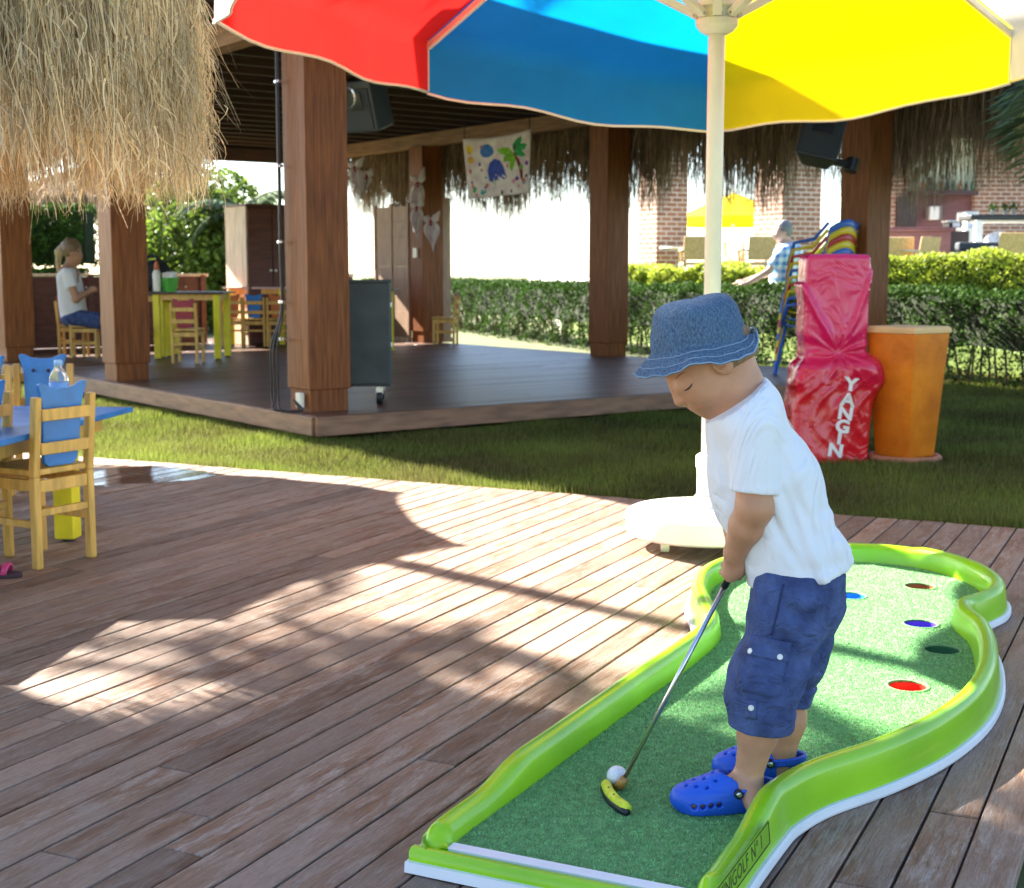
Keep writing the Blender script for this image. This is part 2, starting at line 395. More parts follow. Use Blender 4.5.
# ================================================================== PAVILION
pav = thing('pavilion', PO, 'large dark wooden open pavilion on a raised plank floor with thatched eaves', 'pavilion', rz=PA)
def pb(name, mb, m, parent=pav, **k): return mb.build(name, m, parent, local=True, **k)
v, f, r = boards(-.08, lambda y: 5.9, -.24, 110, .095, .003, .03, .12, 2, 3.4, .0006)
link('floor_boards', v, f, W_FLOOR, pav, local=True, rnd=r)
EDGE = mat('platform_edge_wood', (.26,.135,.07), .55, .3, 4, (1,1,6), .2, 40)
pb('edge_board', MB().box((2.91,-.262,.055), (6.02,.04,.125)).box((-.1,4.9,.055), (.04,10.284,.125)).box((5.92,4.9,.055), (.04,10.284,.125)), EDGE, bevel=.006)
pb('platform_base', MB().box((2.9,5.0,-.03), (5.7,9.9,.10)), mat('dark_joists', (.03,.02,.015), .9))
for (u, v_) in ((0,0),(-.05,3.36),(0,6.6),(0,9.9),(5.6,0),(5.6,3.56),(5.62,7.3)):
    c = (u+.158, v_+.158)
    p = pb('pillar', MB().box((c[0], c[1], 1.47), (.315,.315,2.40)), W_PILLAR, bevel=.006)
    pb('plinth', MB().box((c[0], c[1], .195), (.285,.285,.152)), W_PILLAR, p, bevel=.004)
for u in (.158, 5.758):
    pb('beam', MB().box((u, 4.6, 2.755), (.18,12.6,.17)), W_BEAM, bevel=.01)
pb('end_beam', MB().box((2.62, 10.8, 2.74), (7.2,.16,.18)), W_DARK, bevel=.008)
pb('end_beam', MB().box((2.62, -1.2, 2.74), (7.1,.16,.18)), W_DARK, bevel=.008)
for i in range(25):
    pb('rafter', MB().box((2.62, -1.35+i*.51, 2.915), (7.2,.07,.14)), W_DARK, bevel=.004)
rf = pb('roof', MB().box((2.62, 4.75, 3.03), (7.3,12.6,.08)).box((2.62, 4.75, 3.16), (7.1,12.4,.18)), W_DARK)
# thatch hanging from the far eave
def thatch_line(a, b, n, zt, zb, dz, thick=.25, w=.006):
    t = rng.uniform(0, 1, n); a = np.array(a); b = np.array(b); p = a+(b-a)*t[:, None]
    nrm = np.array([b[1]-a[1], a[0]-b[0]]); nrm = nrm/np.linalg.norm(nrm)
    off = rng.uniform(0, 1, n)*thick; p = p+off[:, None]*nrm
    z0 = zt+rng.uniform(-.3, .08, n)
    zl = zb+.13*np.sin(t*37)+.09*np.sin(t*91+1)+.05*np.sin(t*213)
    z1 = zl+np.abs(rng.normal(0, dz, n))-.04
    root = np.stack([p[:,0], p[:,1], z0], 1); tip = np.stack([p[:,0]+rng.normal(0, .05, n), p[:,1]+rng.normal(0, .05, n), np.minimum(z1, z0-.1)], 1)
    return strands(root, tip, w, 3, .025)
v, f, r = thatch_line((6.3,10.0), (6.3,-2.6), 11000, 2.85, 1.75, .38)
link('thatch_fringe', v, f, STRAW_G, pav, local=True, rnd=r)
v, f, r = thatch_line((6.22,10.0), (6.22,-2.6), 7000, 2.9, 2.15, .18)
link('thatch_fringe', v, f, STRAW_G, pav, local=True, rnd=r)
# low wall at the far end, with cap
lw = pb('low_wall', MB().box((1.3,8.85,.56), (3.9,.07,.86)).box((4.6,8.95,.56), (1.8,.07,.86)), W_MAROON)
for k in range(6): pb('wall_post', MB().box((-.5+k*.74, 8.80,.57), (.07,.05,.88)), W_MAROON, lw, bevel=.004)
pb('wall_cap', MB().box((1.3,8.85,1.01), (3.96,.14,.035)).box((4.6,8.95,1.01), (1.8,.14,.035)), W_PALE, lw, bevel=.004)
for k in (0,1,2): pb('bolt', MB().ball((.25+k*1.3, 8.808, .86), .014, 8, 6).ball((.37+k*1.3, 8.808, .86), .014, 8, 6), WHITE, lw)
# socket and switches fixed to pillars
sk = pb('socket', MB().box((-.02,.10,.20), (.035,.07,.10)), CREAM, bevel=.008)
pb('switch', MB().box((5.61,7.46,1.30), (.03,.10,.13)), CREAM, bevel=.006)
pb('switch', MB().box((5.61,7.46,1.62), (.03,.09,.10)), CREAM, bevel=.006)

# partition beside the back pillar, two vertical panels
pt = thing('panel_screen', pw(5.63,7.65,.12), 'tall tan board screen of two panels beside the far pillar', 'screen', rz=PA)
W_TAN = mat('tan_panel_wood', (.36,.22,.13), .6, .2, 5, (6,6,1), .15, 30)
for k in (0,1): 
    q = MB()
    for j in range(9): q.box((0,.20+k*.42,.115+j*.198), (.03,.37,.1972))
    q.build('panel', W_TAN, pt, local=True, bevel=.003)
for k in (0,1,2): MB().box((0,.0+k*.42-(.0 if k else -.005),.92), (.05,.045,1.84)).build('frame_post', W_TAN, pt, local=True, bevel=.004)
MB().box((-.01,.42,.03), (.07,.86,.06)).build('foot_rail', W_PALE, pt, local=True, bevel=.004)
bp_ = thing('timber_post', pw(6.02,7.38,.12), 'narrow brown timber post just right of the far pillar', 'post', rz=PA)
MB().box((0,0,.95), (.13,.10,1.9)).build('shaft', W_TAN, bp_, local=True, bevel=.006); MB().box((0,0,.03), (.16,.13,.06)).build('foot', W_TAN, bp_, local=True, bevel=.004)

# tall cabinet at the far left end
cb = thing('tall_cabinet', gnd(250,346,.12), 'tall wooden cabinet with sunlight painted on its left side at the end of the low wall', 'cabinet', rz=PA)
MB().box((.34,.31,.88), (.66,.60,1.74)).build('carcass', W_MAROON, cb, local=True, bevel=.006)
MB().box((-.006,.31,.88), (.022,.60,1.74)).build('painted_sunlit_side', W_PALE, cb, local=True, bevel=.003)  # paler panel puts sunlight into the colour of this side
for k in (0,1): 
    dd = MB().box((.17+k*.335,-.006,.88), (.325,.022,1.68)).build('door', W_MAROON, cb, local=True, bevel=.004)
    MB().ball((.30+k*.07,-.03,.95), .018, 10, 8).build('handle', WHITE, dd, local=True)
MB().box((.33,.31,1.765), (.72,.66,.03)).build('top', W_MAROON, cb, local=True, bevel=.004)
# ================================================================== COLOURED SUN UMBRELLA
PCOL = [mat('red_canvas', (.72,.012,.01), .7, .06, 5, trans=.42, bump=.12, bscale=260, fold=.35, fscale=3.5), mat('blue_canvas', (.0,.22,.55), .7, .06, 5, trans=.42, bump=.12, bscale=260, fold=.35, fscale=3.5),
        mat('yellow_canvas', (.86,.68,.0), .7, .05, 5, trans=.42, bump=.12, bscale=260, fold=.35, fscale=3.5), mat('white_canvas', (.82,.80,.76), .7, .04, 5, trans=.35, bump=.06, bscale=300)]
TRIM = mat('cream_piping', (.82,.74,.62), .7, .05)
def sun_umbrella(UC, angs, dzs, label, cols, RIMZ=2.145, APZ=2.84, RR=1.92, HUBZ=1.952):
    um = thing('sun_umbrella', UC, label, 'umbrella')
    def rim(k, f=1.0, z=None):
        a = R(angs[k % 8]); return Vector((UC.x+RR*f*math.sin(a), UC.y+RR*f*math.cos(a), APZ+(RIMZ+dzs[k % 8]-APZ)*f+.0))
    for k in range(8):
        A, B = rim(k), rim(k+1); top = Vector((UC.x, UC.y, APZ)); vs = []; fs = []; nu, nr = 16, 14
        for i in range(nr+1):
            f_ = .03+.97*i/nr
            for j in range(nu+1):
                t = j/nu; p = top.lerp(A.lerp(B, t), f_); s4 = 4*t*(1-t)
                p.z -= .075*s4*f_*(1-.35*f_)+.012*math.sin(9*t+k)*f_*s4
                p = p.lerp(Vector((UC.x, UC.y, p.z)), .028*s4*f_); vs.append(p)
        # valance
        for i in range(1, 6):
            for j in range(nu+1):
                t = j/nu; p = vs[nr*(nu+1)+j].copy(); s4 = 4*t*(1-t); q = i/5
                out_ = Vector((p.x-UC.x, p.y-UC.y, 0)).normalized()
                p += out_*(.018*math.sin(11*t+2*k)*q*s4+.012*q); p.z -= (.235+.012*math.sin(13*t+k))*q; vs.append(p)
        W = nu+1
        for i in range(nr+5):
            for j in range(nu): fs.append((i*W+j, i*W+j+1, (i+1)*W+j+1, (i+1)*W+j))
        pn = link('canopy_panel', vs, fs, cols[k % len(cols)], um, smooth=True)
        MB().tube(vs[-W:], .007, 6).build('hem', TRIM, pn, smooth=True)
        MB().tube([A+Vector((0,0,-.0)), A+Vector((0,0,-.235))], .004, 6).build('seam', TRIM, pn)
    MB().tube([(UC.x,UC.y,.13),(UC.x,UC.y,APZ+.03)], .032, 20).build('pole', CREAM, um, smooth=True)
    MB().lathe([(.02,APZ),(.06,APZ+.01),(.06,APZ+.04),(.04,APZ+.10),(.012,APZ+.16)], (UC.x,UC.y,0), 16).build('finial', CREAM, um, smooth=True)
    hb = MB().lathe([(.045,-.03),(.062,-.02),(.078,.0),(.080,.02),(.066,.03),(.066,.06),(.085,.065),(.085,.085),(.05,.09)], (UC.x,UC.y,HUBZ), 24).build('runner', CREAM, um, smooth=False)
    for k in range(8):
        A = rim(k, 1.0); top = Vector((UC.x, UC.y, APZ-.03)); dn = Vector((0,0,-.024))
        rb = MB().bar(top+dn, A+dn*1.2, .022, .03).build('rib', CREAM, um, bevel=.003)
        mid = top.lerp(A, .52)+dn*1.6; dr = Vector((A.x-UC.x, A.y-UC.y, 0)).normalized()
        MB().bar(Vector((UC.x,UC.y,HUBZ+.035))+dr*.07, mid, .036, .026).build('strut', CREAM, um, bevel=.004)
        hb2 = MB().tube([Vector((UC.x,UC.y,HUBZ+.035))+dr*.085+Vector((-dr.y,dr.x,0))*.02, Vector((UC.x,UC.y,HUBZ+.035))+dr*.085-Vector((-dr.y,dr.x,0))*.02], .006, 8).build('pin', STEEL, hb)
        MB().box(A+Vector((0,0,-.02))+dr*.012, (.03,.03,.035), -R(angs[k])).build('rib_cap', TRIM, rb, bevel=.004)
    bs = MB().lathe([(.02,.050),(.300,.050),(.312,.058),(.320,.118),(.314,.136),(.300,.143),(.18,.150),(.065,.156),(.058,.19),(.05,.20)], UC, 48).build('base', WHITE, um, smooth=True)
    bs.modifiers.new('es', 'EDGE_SPLIT').split_angle = R(34)
    MB().lathe([(.047,.20),(.047,.30),(.052,.31),(.052,.35),(.04,.36)], UC, 24).build('pole_socket', WHITE, bs, smooth=True)
    for k in range(4):
        a = R(35+90*k); c = UC+Vector((math.cos(a)*.22, math.sin(a)*.22, 0))
        cs = MB().box(c+Vector((0,0,.045)), (.05,.06,.02), a).build('caster', CREAM, bs, bevel=.004)
        MB().tube([c+Vector((-.014,0,.025)), c+Vector((.014,0,.025))], .024, 14).box(c+Vector((0,0,.04)), (.012,.02,.03)).build('caster', CREAM, bs)
    return um
sun_umbrella(Vector((.757,5.32,0)), [-82,-37,8,51.5,98,143,188,233], [.11,0,-.145,0,.05,.08,.09,.10], 'large sun umbrella with red, blue, yellow and white panels on a cream pole', PCOL)
sun_umbrella(Vector((-4.3,7.85,0)), [k*45+8 for k in range(8)], [0]*8, 'unseen white sun umbrella added behind the straw parasol to shade the deck', [PCOL[3]], RR=1.75)  # unseen umbrella, added for its shadow on the left of the deck

# ================================================================== THATCHED PARASOL (upper left)
TC = Vector((-1.98, 3.72, 0))
tp = thing('thatched_parasol', TC, 'round straw parasol with a long shaggy skirt of dry golden straw at upper left', 'parasol')
TR = 1.06; TB = 1.285
MB().tube([TC, TC+Vector((0,0,2.35))], [.06,.045], 14).build('post', W_PILLAR, tp, smooth=True)
MB().lathe([(TR-.06,1.58),(TR-.02,1.62),(TR-.02,1.88),(.7,2.12),(.3,2.36),(.03,2.50),(.02,2.44),(.3,2.28),(.7,2.04),(TR-.10,1.80)], TC, 48, cap=False).build('straw_core', STRAW_CORE, tp, smooth=True)
for k in range(8):
    a = 2*PI*k/8; MB().bar(TC+Vector((0,0,2.20)), TC+Vector((math.cos(a)*1.0, math.sin(a)*1.0, 1.80)), .04, .04).build('spoke', W_PILLAR, tp)
n = 64000; a = rng.uniform(0, 2*PI, n); lay = rng.choice(6, n, p=[.08,.14,.18,.2,.2,.2]); zt = np.array([2.34,2.12,1.98,1.88,1.76,1.66])[lay]+rng.normal(0, .04, n)
rt = np.array([.5,.82,1.0,1.09,1.09,1.08])[lay]+rng.normal(0, .025, n)
ln = np.array([.50,.55,.50,.46,.44,.40])[lay]*rng.uniform(.45, 1.1, n)
clump = .035*np.sin(a*23)+.035*np.sin(a*57+lay)+.02*np.sin(a*131)
zb = np.maximum(zt-ln, TB-.02+clump+np.abs(rng.normal(0, .05, n)))
ro = np.minimum(rt+.30*(zt-zb)*(lay < 2)+rng.normal(0, .025, n)+.03, 1.135+rng.normal(0, .018, n)); ao = a+rng.normal(0, .022, n)+.012*np.sin(a*40)+.02*np.sin(a*15+lay*2)
root = np.stack([TC.x+rt*np.cos(a), TC.y+rt*np.sin(a), zt], 1); tip = np.stack([TC.x+ro*np.cos(ao), TC.y+ro*np.sin(ao), zb], 1)
wild = rng.uniform(0, 1, n) < .06; tip[wild] += rng.normal(size=(wild.sum(), 3))*np.array([.055,.055,.06])
v, f, r = strands(root, tip, .0019, 4, .016)
link('straw', v, f, STRAW, tp, rnd=r)
n = 17000; a = rng.uniform(0, 2*PI, n); zc = rng.uniform(TB+.02, 2.0, n); rr_ = np.interp(zc, [TB,1.5,1.8,2.0],[1.13,1.15,1.13,1.05])+rng.normal(0,.02,n); lg = rng.uniform(.03,.11,n)
dirs = np.stack([rng.normal(0,.42,n), rng.normal(0,.42,n), -np.ones(n)],1); dirs /= np.linalg.norm(dirs,axis=1)[:,None]
root = np.stack([TC.x+rr_*np.cos(a), TC.y+rr_*np.sin(a), zc],1); tip = root+dirs*lg[:,None]
v, f, r = strands(root, tip, .0021, 4, .013)
link('straw', v, f, STRAW, tp, rnd=r)

# ================================================================== MINIGOLF COURSE
GTH = R(25.5); GD = Vector((math.sin(GTH), math.cos(GTH), 0)); GN = Vector((math.cos(GTH), -math.sin(GTH), 0)); GO = Vector((-.18,2.37,0))
def gw(s, w, z=0): return GO+GD*s+GN*w+Vector((0,0,z))
LIME = mat('lime_fibreglass', (.30,.60,.004), .30, .10, 3.5, bump=.05, bscale=90, coat=.25, col2=(.22,.50,.004))
TURF = mat('green_turf', (.24,.50,.21), .9, .22, 60, bump=1.0, bscale=420, spec=.15)
LINE = mat('white_strip', (.80,.82,.84), .4, .05)
ctrl = [(-.005,.03),(.06,-.003),(.3,-.0),(.6,.005),(1.0,.012),(1.4,.022),(1.62,.005),(1.80,-.065),(2.02,-.155),(2.30,-.205),(2.58,-.145),(2.80,.02),(2.90,.24),(2.86,.46),(2.70,.63),(2.50,.725),(2.34,.745),(2.20,.715),(2.12,.685),(2.03,.70),(1.90,.755),(1.70,.80),(1.45,.828),(1.2,.822),(.95,.775),(.74,.70),(.56,.612),(.44,.578),(.36,.572),(.2,.57),(.05,.57),(-.005,.54)]
def crom(c, sub, closed=False):
    o = []; n = len(c)
    for i in range(n-1):
        p0, p1, p2, p3 = (Vector((*c[max(0,i-1)],0)), Vector((*c[i],0)), Vector((*c[i+1],0)), Vector((*c[min(n-1,i+2)],0)))
        for j in range(sub):
            t = j/sub; o.append(.5*((2*p1)+(p2-p0)*t+(2*p0-5*p1+4*p2-p3)*t*t+(3*p1-p0-3*p2+p3)*t*t*t))
    o.append(Vector((*c[-1],0))); return o
op = crom(ctrl, 6)
def gh(s, w):  # rim height: low lip at the tee, stepping up
    t = min(1, max(0, (s-.20)/.20)); t = t*t*(3-2*t); e_ = min(1, max(0, (s+.006)/.055)); e_ = e_*e_*(3-2*e_); return (.044+.028*e_)+.028*t+(.006*t if w > .4 else 0)
mg = thing('minigolf_course', gw(.0,.28), 'lime green minigolf course of joined rounded lobes with green turf and coloured holes', 'minigolf course')
def sweep(prof, name, m, parent, sm=True):
    vs = []; fs = []; K = None
    for i, p in enumerate(op):
        d = (op[min(i+1,len(op)-1)]-op[max(i-1,0)]).normalized(); inn = Vector((-d.y, d.x, 0))  # interior side
        pr = prof(gh(p.x, p.y)); K = len(pr)
        for (q, z) in pr: x = p+inn*q; vs.append(gw(x.x, x.y, z))
    n = len(op)
    for i in range(n-1):
        for k in range(K-1): fs.append((i*K+k, i*K+k+1, (i+1)*K+k+1, (i+1)*K+k))
    fs.append(tuple(range(K))); fs.append(tuple((n-1)*K+k for k in reversed(range(K))))
    return link(name, vs, fs, m, parent, smooth=sm)
tst = op[20]; 
sweep(lambda h: [(.0,.022),(.004,.05),(.008,h-.020),(.012,h-.010),(.020,h-.003),(.032,h),(.044,h-.003),(.052,h-.010),(.057,h-.022),(.064,.03)], 'rim', LIME, mg)
sweep(lambda h: [(-.010,.003),(-.012,.008),(-.011,.020),(-.006,.023),(.02,.023),(.02,.003)], 'base_strip', LINE, mg, False)
# low front lip
fl = [(-.012,.02),(-.012,.038),(-.003,.044),(.010,.043),(.020,.034)]
vs = []; 
for w in np.linspace(.004,.566,14):
    for q, z in fl: vs.append(gw(q, w, z))
MBf = MB(); MBf.add(vs, [(i*5+k, (i+1)*5+k, (i+1)*5+k+1, i*5+k+1) for i in range(13) for k in range(4)])
MBf.build('front_lip', LIME, mg, smooth=True)
MB().add([gw(s,w,z) for s,w,z in ((-.022,.0,.003),(-.022,.57,.003),(.0,.57,.003),(.0,.0,.003),(-.02,.0,.022),(-.02,.57,.022),(.0,.57,.022),(.0,.0,.022))], [(0,1,5,4),(1,2,6,5),(3,0,4,7),(4,5,6,7)]).build('base_strip', LINE, mg)
# turf: outline shrunk inwards, holes cut as grid mesh
inn = []
for i, p in enumerate(op):
    d = (op[min(i+1,len(op)-1)]-op[max(i-1,0)]).normalized(); inn.append(p+Vector((-d.y,d.x,0))*.058)
import bmesh
holes = [(2.53,.46,'brown'),(2.30,.285,'blue'),(2.03,.545,'violet'),(1.765,.645,'green'),(1.385,.62,'red'),(2.45,.02,'orange')]
from mathutils.geometry import delaunay_2d_cdt
pts = [Vector((.0,.06)), Vector((.0,.51))]+[Vector((p.x,p.y)) for p in reversed(inn[3:-3])]
edges = [(i,(i+1)%len(pts)) for i in range(len(pts))]
HR = .046
hl = []
for (s,w,c) in holes:
    b0 = len(pts); m_ = 28; pts += [Vector((s+HR*math.cos(2*PI*k/m_), w+HR*math.sin(2*PI*k/m_))) for k in range(m_)]
    edges += [(b0+k, b0+(k+1)%m_) for k in range(m_)]
V2, E2, F2, *_ = delaunay_2d_cdt(pts, edges, [], 1, 1e-6)
def inhole(f): 
    c = sum((V2[i] for i in f), Vector((0,0)))/len(f); return any((c.x-s)**2+(c.y-w)**2 < (HR*.97)**2 for s,w,_ in holes)
F2 = [f for f in F2 if not inhole(f)]
TZ = .036
link('turf', [gw(p.x,p.y,TZ) for p in V2], [tuple(f) for f in F2], TURF, mg)
# short pile standing on the turf so that it reads as carpet
n = 260000; s = rng.uniform(.03,2.85,n)**1.0; w = rng.uniform(-.14,.80,n)
poly = np.array([(p.x,p.y) for p in pts[:2+len(inn[3:-3])]])
ins = np.zeros(n, bool); j = len(poly)-1
for i in range(len(poly)):
    xi, yi = poly[i]; xj, yj = poly[j]
    c = ((yi > w) != (yj > w)) & (s < (xj-xi)*(w-yi)/(yj-yi+1e-12)+xi); ins ^= c; j = i
for (hs,hw,_) in holes: ins &= ((s-hs)**2+(w-hw)**2 > (HR*1.03)**2)
ins &= rng.uniform(0,1,n) < np.clip(1.15-.28*s, .3, 1)
s, w = s[ins], w[ins]; n = len(s)
root = np.array(GO)+np.outer(s, np.array(GD))+np.outer(w, np.array(GN)); root[:,2] = TZ-.0005
tip = root+np.stack([rng.normal(0,.0022,n), rng.normal(0,.0022,n), rng.uniform(.002,.0052,n)], 1)
ang = rng.uniform(0,PI,n); wd = .0012*(1+.25*s); sd = np.stack([np.cos(ang)*wd, np.sin(ang)*wd, 0*ang], 1)
PILE = mat('turf_pile', (.25,.54,.22), .7, .25, 50, attr=.5, trans=.2, spec=.2)
pl_ = link('turf_pile', np.stack([root-sd, root+sd, tip], 1).reshape(-1,3), np.arange(3*n).reshape(n,3), PILE, mg, rnd=np.repeat(rng.uniform(0,1,n),3)); pl_['kind'] = 'stuff'
MB().add([gw(s,w,z) for s,w,z in ((.022,.062,.0415),(.022,.508,.0415),(.048,.508,.0425),(.048,.062,.0425),(.022,.062,.030),(.022,.508,.030))], [(0,1,2,3),(4,5,1,0)]).build('tee_strip', LINE, mg)
HC = dict(brown=(.25,.09,.03), blue=(.02,.25,.75), violet=(.13,.06,.55), green=(.04,.15,.06), red=(.60,.03,.015), orange=(.6,.25,.02))
for (s,w,c) in holes:
    q = MB(); m_ = 28; vs = [gw(s+HR*math.cos(2*PI*k/m_), w+HR*math.sin(2*PI*k/m_), z) for z in (TZ-.001,.008) for k in range(m_)]
    q.add(vs, [(k, m_+k, m_+(k+1)%m_, (k+1)%m_) for k in range(m_)]+[tuple(m_+k for k in range(m_))])
    h_ = q.build('hole_cup', mat(c+'_cup', HC[c], .45, .12), mg, smooth=False); h_['label'] = c+' hole cup sunk in the turf'
    vs = []
    for (rr_, z) in ((HR+.009, TZ+.0005),(HR+.006,TZ+.0035),(HR,TZ+.002),(HR,TZ-.004)): vs += [gw(s+rr_*math.cos(2*PI*k/m_), w+rr_*math.sin(2*PI*k/m_), z) for k in range(m_)]
    MB().add(vs, [(i*m_+k, i*m_+(k+1)%m_, (i+1)*m_+(k+1)%m_, (i+1)*m_+k) for i in range(3) for k in range(m_)]).build('hole_ring', TURF, h_, smooth=True)
# name plate moulded on the near right wall
def text_mesh(txt, size, bold=0.0, ext=0.0):
    cu = bpy.data.curves.new('lettering', 'FONT'); cu.body = txt; cu.size = size; cu.offset = bold; cu.extrude = ext; cu.align_x = 'CENTER'; cu.align_y = 'CENTER'; cu.resolution_u = 3
    o = bpy.data.objects.new('lettering', cu); COL.objects.link(o); dg = bpy.context.evaluated_depsgraph_get(); me = bpy.data.meshes.new_from_object(o.evaluated_get(dg))
    vs = [v.co.copy() for v in me.vertices]; fs = [tuple(p.vertices) for p in me.polygons]
    bpy.data.objects.remove(o); bpy.data.curves.remove(cu); bpy.data.meshes.remove(me); return vs, fs
PLATE = mat('plate_green', (.20,.42,.01), .4, .15)
c = gw(.115,.5685,.066); 
def onwall(x, y, o): return gw(.13+x, .5672+o-(y*.10), .064+y)
MB().add([onwall(x,y,o) for o in (.0005,.002) for x,y in ((-.155,-.021),(.155,-.021),(.155,.021),(-.155,.021))], [(4,5,6,7),(0,1,5,4),(1,2,6,5),(2,3,7,6),(3,0,4,7)]).build('name_plate', PLATE, mg)
tv, tf = text_mesh('MINIGOLF N\u00ba 1', .040)
xm = max(abs(v.x) for v in tv); INK = mat('dark_ink', (.02,.05,.01), .5)
pos_ = -.145
for ch_ in 'MINIGOLF N\u00ba 1':
    if ch_ == ' ': pos_ += .014; continue
    tv, tf = text_mesh(ch_, .036); x0_ = min(v.x for v in tv); wd_ = max(v.x for v in tv)-x0_
    MB().add([onwall(pos_+(v.x-x0_), v.y, .0026) for v in tv], tf).build('letter', INK, mg); pos_ += wd_+.0055
for (xa,ya,xb,yb) in ((-.153,-.019,.153,-.019),(-.153,.019,.153,.019),(-.153,-.019,-.153,.019),(.153,-.019,.153,.019)):
    MB().bar(onwall(xa,ya,.0025), onwall(xb,yb,.0025), .0015).build('plate_border', INK, mg)
# ================================================================== BOY
def arr(v): return np.array([v[0], v[1], v[2]])
YN, YM, YF = 2.56, 2.63, 2.70
boy = thing('person', Vector((.455,2.63,TZ)), 'small boy in denim bucket hat, white t-shirt and rolled blue shorts holding the putter', 'person')
px = .00188
DENIM = mat('blue_denim', (.13,.23,.36), .9, .22, 330, (1,1,.5), .9, 700, col2=(.055,.11,.21))
COTTON = mat('white_cotton', (.78,.79,.82), .9, .03, 6, bump=.2, bscale=420, fold=1.0, fscale=8, fst=(1.4,1,.6))
NAVY = mat('navy_cotton', (.055,.088,.22), .9, .3, 22, bump=.4, bscale=380, fold=.7, fscale=16, fst=(1,1,1.5), col2=(.026,.045,.135))
# head frame
hc = at(704, 355, YM); nod = R(41); turn = R(0)
hf = Vector((-math.cos(nod), -.06, -math.sin(nod))).normalized(); hs = Vector((0,-1,0)); hu = Vector((-math.sin(nod), 0, math.cos(nod)))
hs = hu.cross(hf).normalized(); hu = hf.cross(hs).normalized()  # hs points to the near or far side
if hs.y > 0: hs = -hs
HM = (arr(hf), arr(hs), arr(hu))
def hp(f, s, u): return hc+hf*f+hs*s+hu*u
neck0 = at(738, 392, YM); sh_n = at(752, 432, YN-.025); sh_f = at(750, 432, YF+.025)
el_n = at(755, 507, YN-.03); wr_n = at(735, 553, YM-.035); el_f = at(742, 505, YF+.02); wr_f = at(738, 556, YM+.03)
hip_n = at(790, 592, YN+.02); hip_f = at(802, 592, YF); kn_n = at(767, 690, YN); kn_f = at(792, 680, YF+.01)
an_n = at(747, 782, YN+.005); an_f = at(780, 768, YF+.02)
gripT = at(742, 553, YM-.003); gripB = gnd(624, 779, TZ+.030)
sx = (gripB-gripT).normalized()
ft_n = (gnd(757, 806, TZ+.022), gnd(695, 802, TZ+.018)); ft_f = (an_f+Vector((.005,0,-.03)), an_f+Vector((-.10,.005,-.05)))
